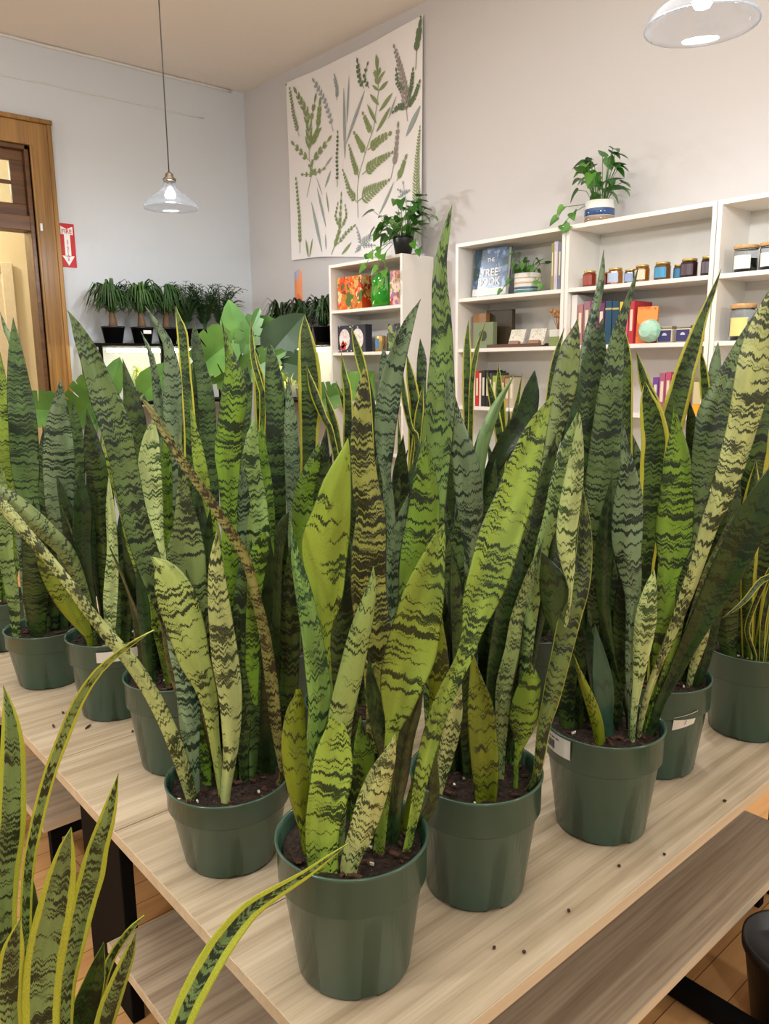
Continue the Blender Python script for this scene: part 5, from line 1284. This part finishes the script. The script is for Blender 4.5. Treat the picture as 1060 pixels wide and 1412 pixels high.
# ------------------------------------------------------------------ monsteras behind the tables
def monstera_shape(L, W, notches=4):
    rt = [(0, .08), (.16, -.06), (.36, 0)]
    for i in range(notches):
        t0 = .12 + i * .72 / notches; wd = .5 * sin(pi * (.28 + .62 * (t0 + .08)))
        rt += [(wd, t0), (wd * 1.0, t0 + .07), (wd * .97, t0 + .145), (wd * .42, t0 + .15), (wd * .43, t0 + .172)]
    rt += [(.14, .93), (0, 1.0)]
    pts = [(x * W, y * L) for x, y in rt]
    return pts + [(-x, y) for x, y in reversed(pts[1:-1])]
def whole_shape(L, W):
    pts = [(0, 0), (.28, -.05), (.46, .12), (.5, .35), (.4, .62), (.2, .86), (0, 1)]
    return [(x * W, y * L) for x, y in pts] + [(-x * W, y * L) for x, y in reversed(pts[1:-1])]
def monstera(loc, label, leaves):
    r = empty('monstera', loc, label, 'plant', 'monsteras standing behind the tables')
    MB().lathe([(0, 0), (.11, 0), (.15, .26), (.155, .26), (.155, .29), (.14, .29), (.135, .25), (0, .25)], 36).build('pot', M['black_pot'], r, True)
    for (x, y, z, az, el, L, W, sh, mt) in leaves:
        p = Vector((x, y, z)) - Vector(loc); d = Vector((cos(az) * cos(el), sin(az) * cos(el), sin(el)))
        base = p - d * L * .45
        st = MB(); st.tube([(base.x * .05, base.y * .05, .24), (base.x * .35, base.y * .35, base.z * .55), (base.x * .8, base.y * .8, base.z * .92), tuple(base)], .006, 7)
        stn = st.build('stem', M['monstera'], r, True)
        b_ = MB(); leaf_poly(b_, base, d, (-.66, -.75, .25), L, W, 0, monstera_shape if sh else whole_shape, .12)
        b_.build('leaf', M[mt], r)
UPZ = 1.2
monstera((2.62, 4.4, 0), 'bright green monstera rising behind the middle of the tables', [
    (2.64, 4.45, 1.74, 2.2, 1.35, .34, .2, 0, 'monstera'), (2.70, 4.38, 1.70, -.4, 1.2, .34, .16, 1, 'monstera'), (2.84, 4.36, 1.74, -.7, -.1, .18, .15, 0, 'monstera'),
    (2.50, 4.5, 1.57, 2.4, -.6, .36, .30, 1, 'monstera'), (2.74, 4.3, 1.52, -.7, .5, .3, .2, 1, 'monstera'), (2.58, 4.45, 1.44, 2.4, -.2, .25, .2, 1, 'monstera')])
monstera((2.95, 4.05, 0), 'dark leaved monstera right of the bright one, before the short stand', [
    (2.91, 4.27, 1.70, -.4, .85, .34, .26, 0, 'monstera_dark'), (3.05, 4.02, 1.30, -.7, .3, .2, .2, 1, 'monstera'), (2.9, 4.15, 1.5, 2.3, .3, .25, .2, 1, 'monstera_dark')])
monstera((1.75, 4.9, 0), 'monstera with holed leaves standing before the oak doorway', [
    (1.87, 5.02, 1.27, 2.3, -.7, .36, .30, 1, 'monstera'), (2.04, 4.96, 1.44, -.8, 1.3, .24, .16, 0, 'monstera'), (1.60, 5.1, 1.25, 2.5, .1, .26, .24, 1, 'monstera'), (2.26, 4.82, 1.42, -.8, .8, .28, .2, 0, 'monstera'), (2.0, 4.9, 1.2, -.7, -.3, .26, .24, 1, 'monstera')])

# ------------------------------------------------------------------ pendant lamps
def pendant(x, y, zb, R_, label):
    r = empty('pendant_lamp', (x, y, zb), label, 'lamp', 'clear glass pendant lamps')
    h = R_ * .92
    pr = [(R_, 0), (R_ * .99, h * .06), (R_ * .93, h * .2), (R_ * .80, h * .34), (R_ * .70, h * .40), (R_ * .68, h * .44), (R_ * .56, h * .5), (R_ * .40, h * .62), (R_ * .27, h * .78), (R_ * .24, h * .98), (R_ * .20, h * 1.04)]
    inn = [(r_ - .0022, z_) for r_, z_ in reversed(pr)]
    pr2 = [(R_ + .002, -.004), (R_ + .003, 0)] + pr[1:] + inn[:-1] + [(R_ - .002, -.003), (R_ + .002, -.004)]
    b_ = MB(); n = 56; b_.lathe(pr2, n); b_.f = [q for q in b_.f if len(q) == 4]; b_.m = [0] * len(b_.f)
    b_.build('glass_shade', M['shade_glass'], r, True)
    MB().lathe([(0, h * 1.05), (R_ * .24, h * 1.05), (R_ * .25, h * 1.12), (R_ * .16, h * 1.2), (R_ * .15, h * 1.3), (R_ * .05, h * 1.4), (0, h * 1.4)], 24).build('cap', M['brass'], r, True)
    MB().lathe([(0, h * 1.045), (.016, h * 1.045), (.016, h * .78), (0, h * .78)][::-1], 16).build('socket', M['brass'], r, True)
    MB().lathe([(0, h * .30), (.02, h * .33), (.031, h * .45), (.028, h * .58), (.015, h * .72), (.013, h * .775), (0, h * .775)], 24).build('bulb', M['bulb'], r, True)
    MB().tube([(0, 0, h * 1.4), (0, 0, (h * 1.4 + CEIL - zb) / 2), (0, 0, CEIL - zb - .02)], .0035, 8).build('cord', M['cable'], r, True)
    MB().lathe([(0, CEIL - zb - .022), (.05, CEIL - zb - .018), (.06, CEIL - zb - .0005), (0, CEIL - zb - .0005)], 24).build('canopy', M['brass'], r, True)
    li = bpy.data.lights.new('bulb_light', 'POINT'); li.energy = 30; li.color = (.95, .97, 1); li.shadow_soft_size = .05
    lo = bpy.data.objects.new('bulb_light', li); COL.objects.link(lo); lo.parent = r; lo.location = (0, 0, -.03)
    return r
pendant(2.215, 4.385, 2.405, .152, 'clear glass pendant lamp hanging over the far left of the room')
pendant(2.27, 1.22, 2.43, .152, 'clear glass pendant lamp at the upper right, cut by the top edge')

# ------------------------------------------------------------------ lights, sky and camera
def point(x, y, z, e, col, size=.08):
    li = bpy.data.lights.new('ceiling_lamp', 'POINT'); li.energy = e; li.color = col; li.shadow_soft_size = size
    lo = bpy.data.objects.new('ceiling_lamp', li); COL.objects.link(lo); lo.location = (x, y, z)
def area(x, y, z, sx, sy, e, col, rot=(0, 0, 0)):
    li = bpy.data.lights.new('fill_light', 'AREA'); li.shape = 'RECTANGLE'; li.size = sx; li.size_y = sy; li.energy = e; li.color = col
    lo = bpy.data.objects.new('fill_light', li); COL.objects.link(lo); lo.location = (x, y, z); lo.rotation_euler = rot
WARM = (1, .95, .87)

NEU = (1, .965, .91)
point(-1.0, 1.2, 2.5, 62, NEU, .09)
point(-.6, -1.9, 2.5, 62, NEU, .09)
point(2.27, -1.9, 2.5, 55, NEU, .09)
point(-1.0, 4.4, 2.5, 38, NEU, .09)
area(1.2, 2.0, 3.6, 3.0, 4.5, 55, WARM)  # added overhead fill, stands for no fitting in the room
area(.8, 1.5, 2.6, 3.0, 3.0, 34, WARM, (pi, 0, 0))  # added uplight that only brightens the ceiling

point(1.2, 6.9, 3.0, 62, (1, .9, .72), .1)

wd = bpy.data.worlds.new('room_ambience'); scene.world = wd; wd.use_nodes = True
bg = wd.node_tree.nodes['Background']; bg.inputs[0].default_value = (1.0, .97, .94, 1); bg.inputs[1].default_value = 0.3

cam = bpy.data.cameras.new('camera'); co = bpy.data.objects.new('camera', cam); COL.objects.link(co)
cam.sensor_fit = 'VERTICAL'; cam.sensor_height = 36.0; cam.lens = 1074.44 / 1412 * 36.0
cam.clip_start = .02
pit, roll, head = .187, .01118, .85314
R_ = Matrix.Rotation(head - pi / 2, 4, 'Z') @ Matrix.Rotation(pi / 2 - pit, 4, 'X') @ Matrix.Rotation(-roll, 4, 'Z')
co.matrix_world = Matrix.Translation((0, 0, 1.5)) @ R_
scene.camera = co
scene.view_settings.view_transform = 'Standard'
scene.view_settings.look = 'None'
scene.view_settings.exposure = 0.24
scene.cycles.max_bounces = 8
scene.cycles.transparent_max_bounces = 8
scene.cycles.caustics_refractive = False; scene.cycles.caustics_reflective = False
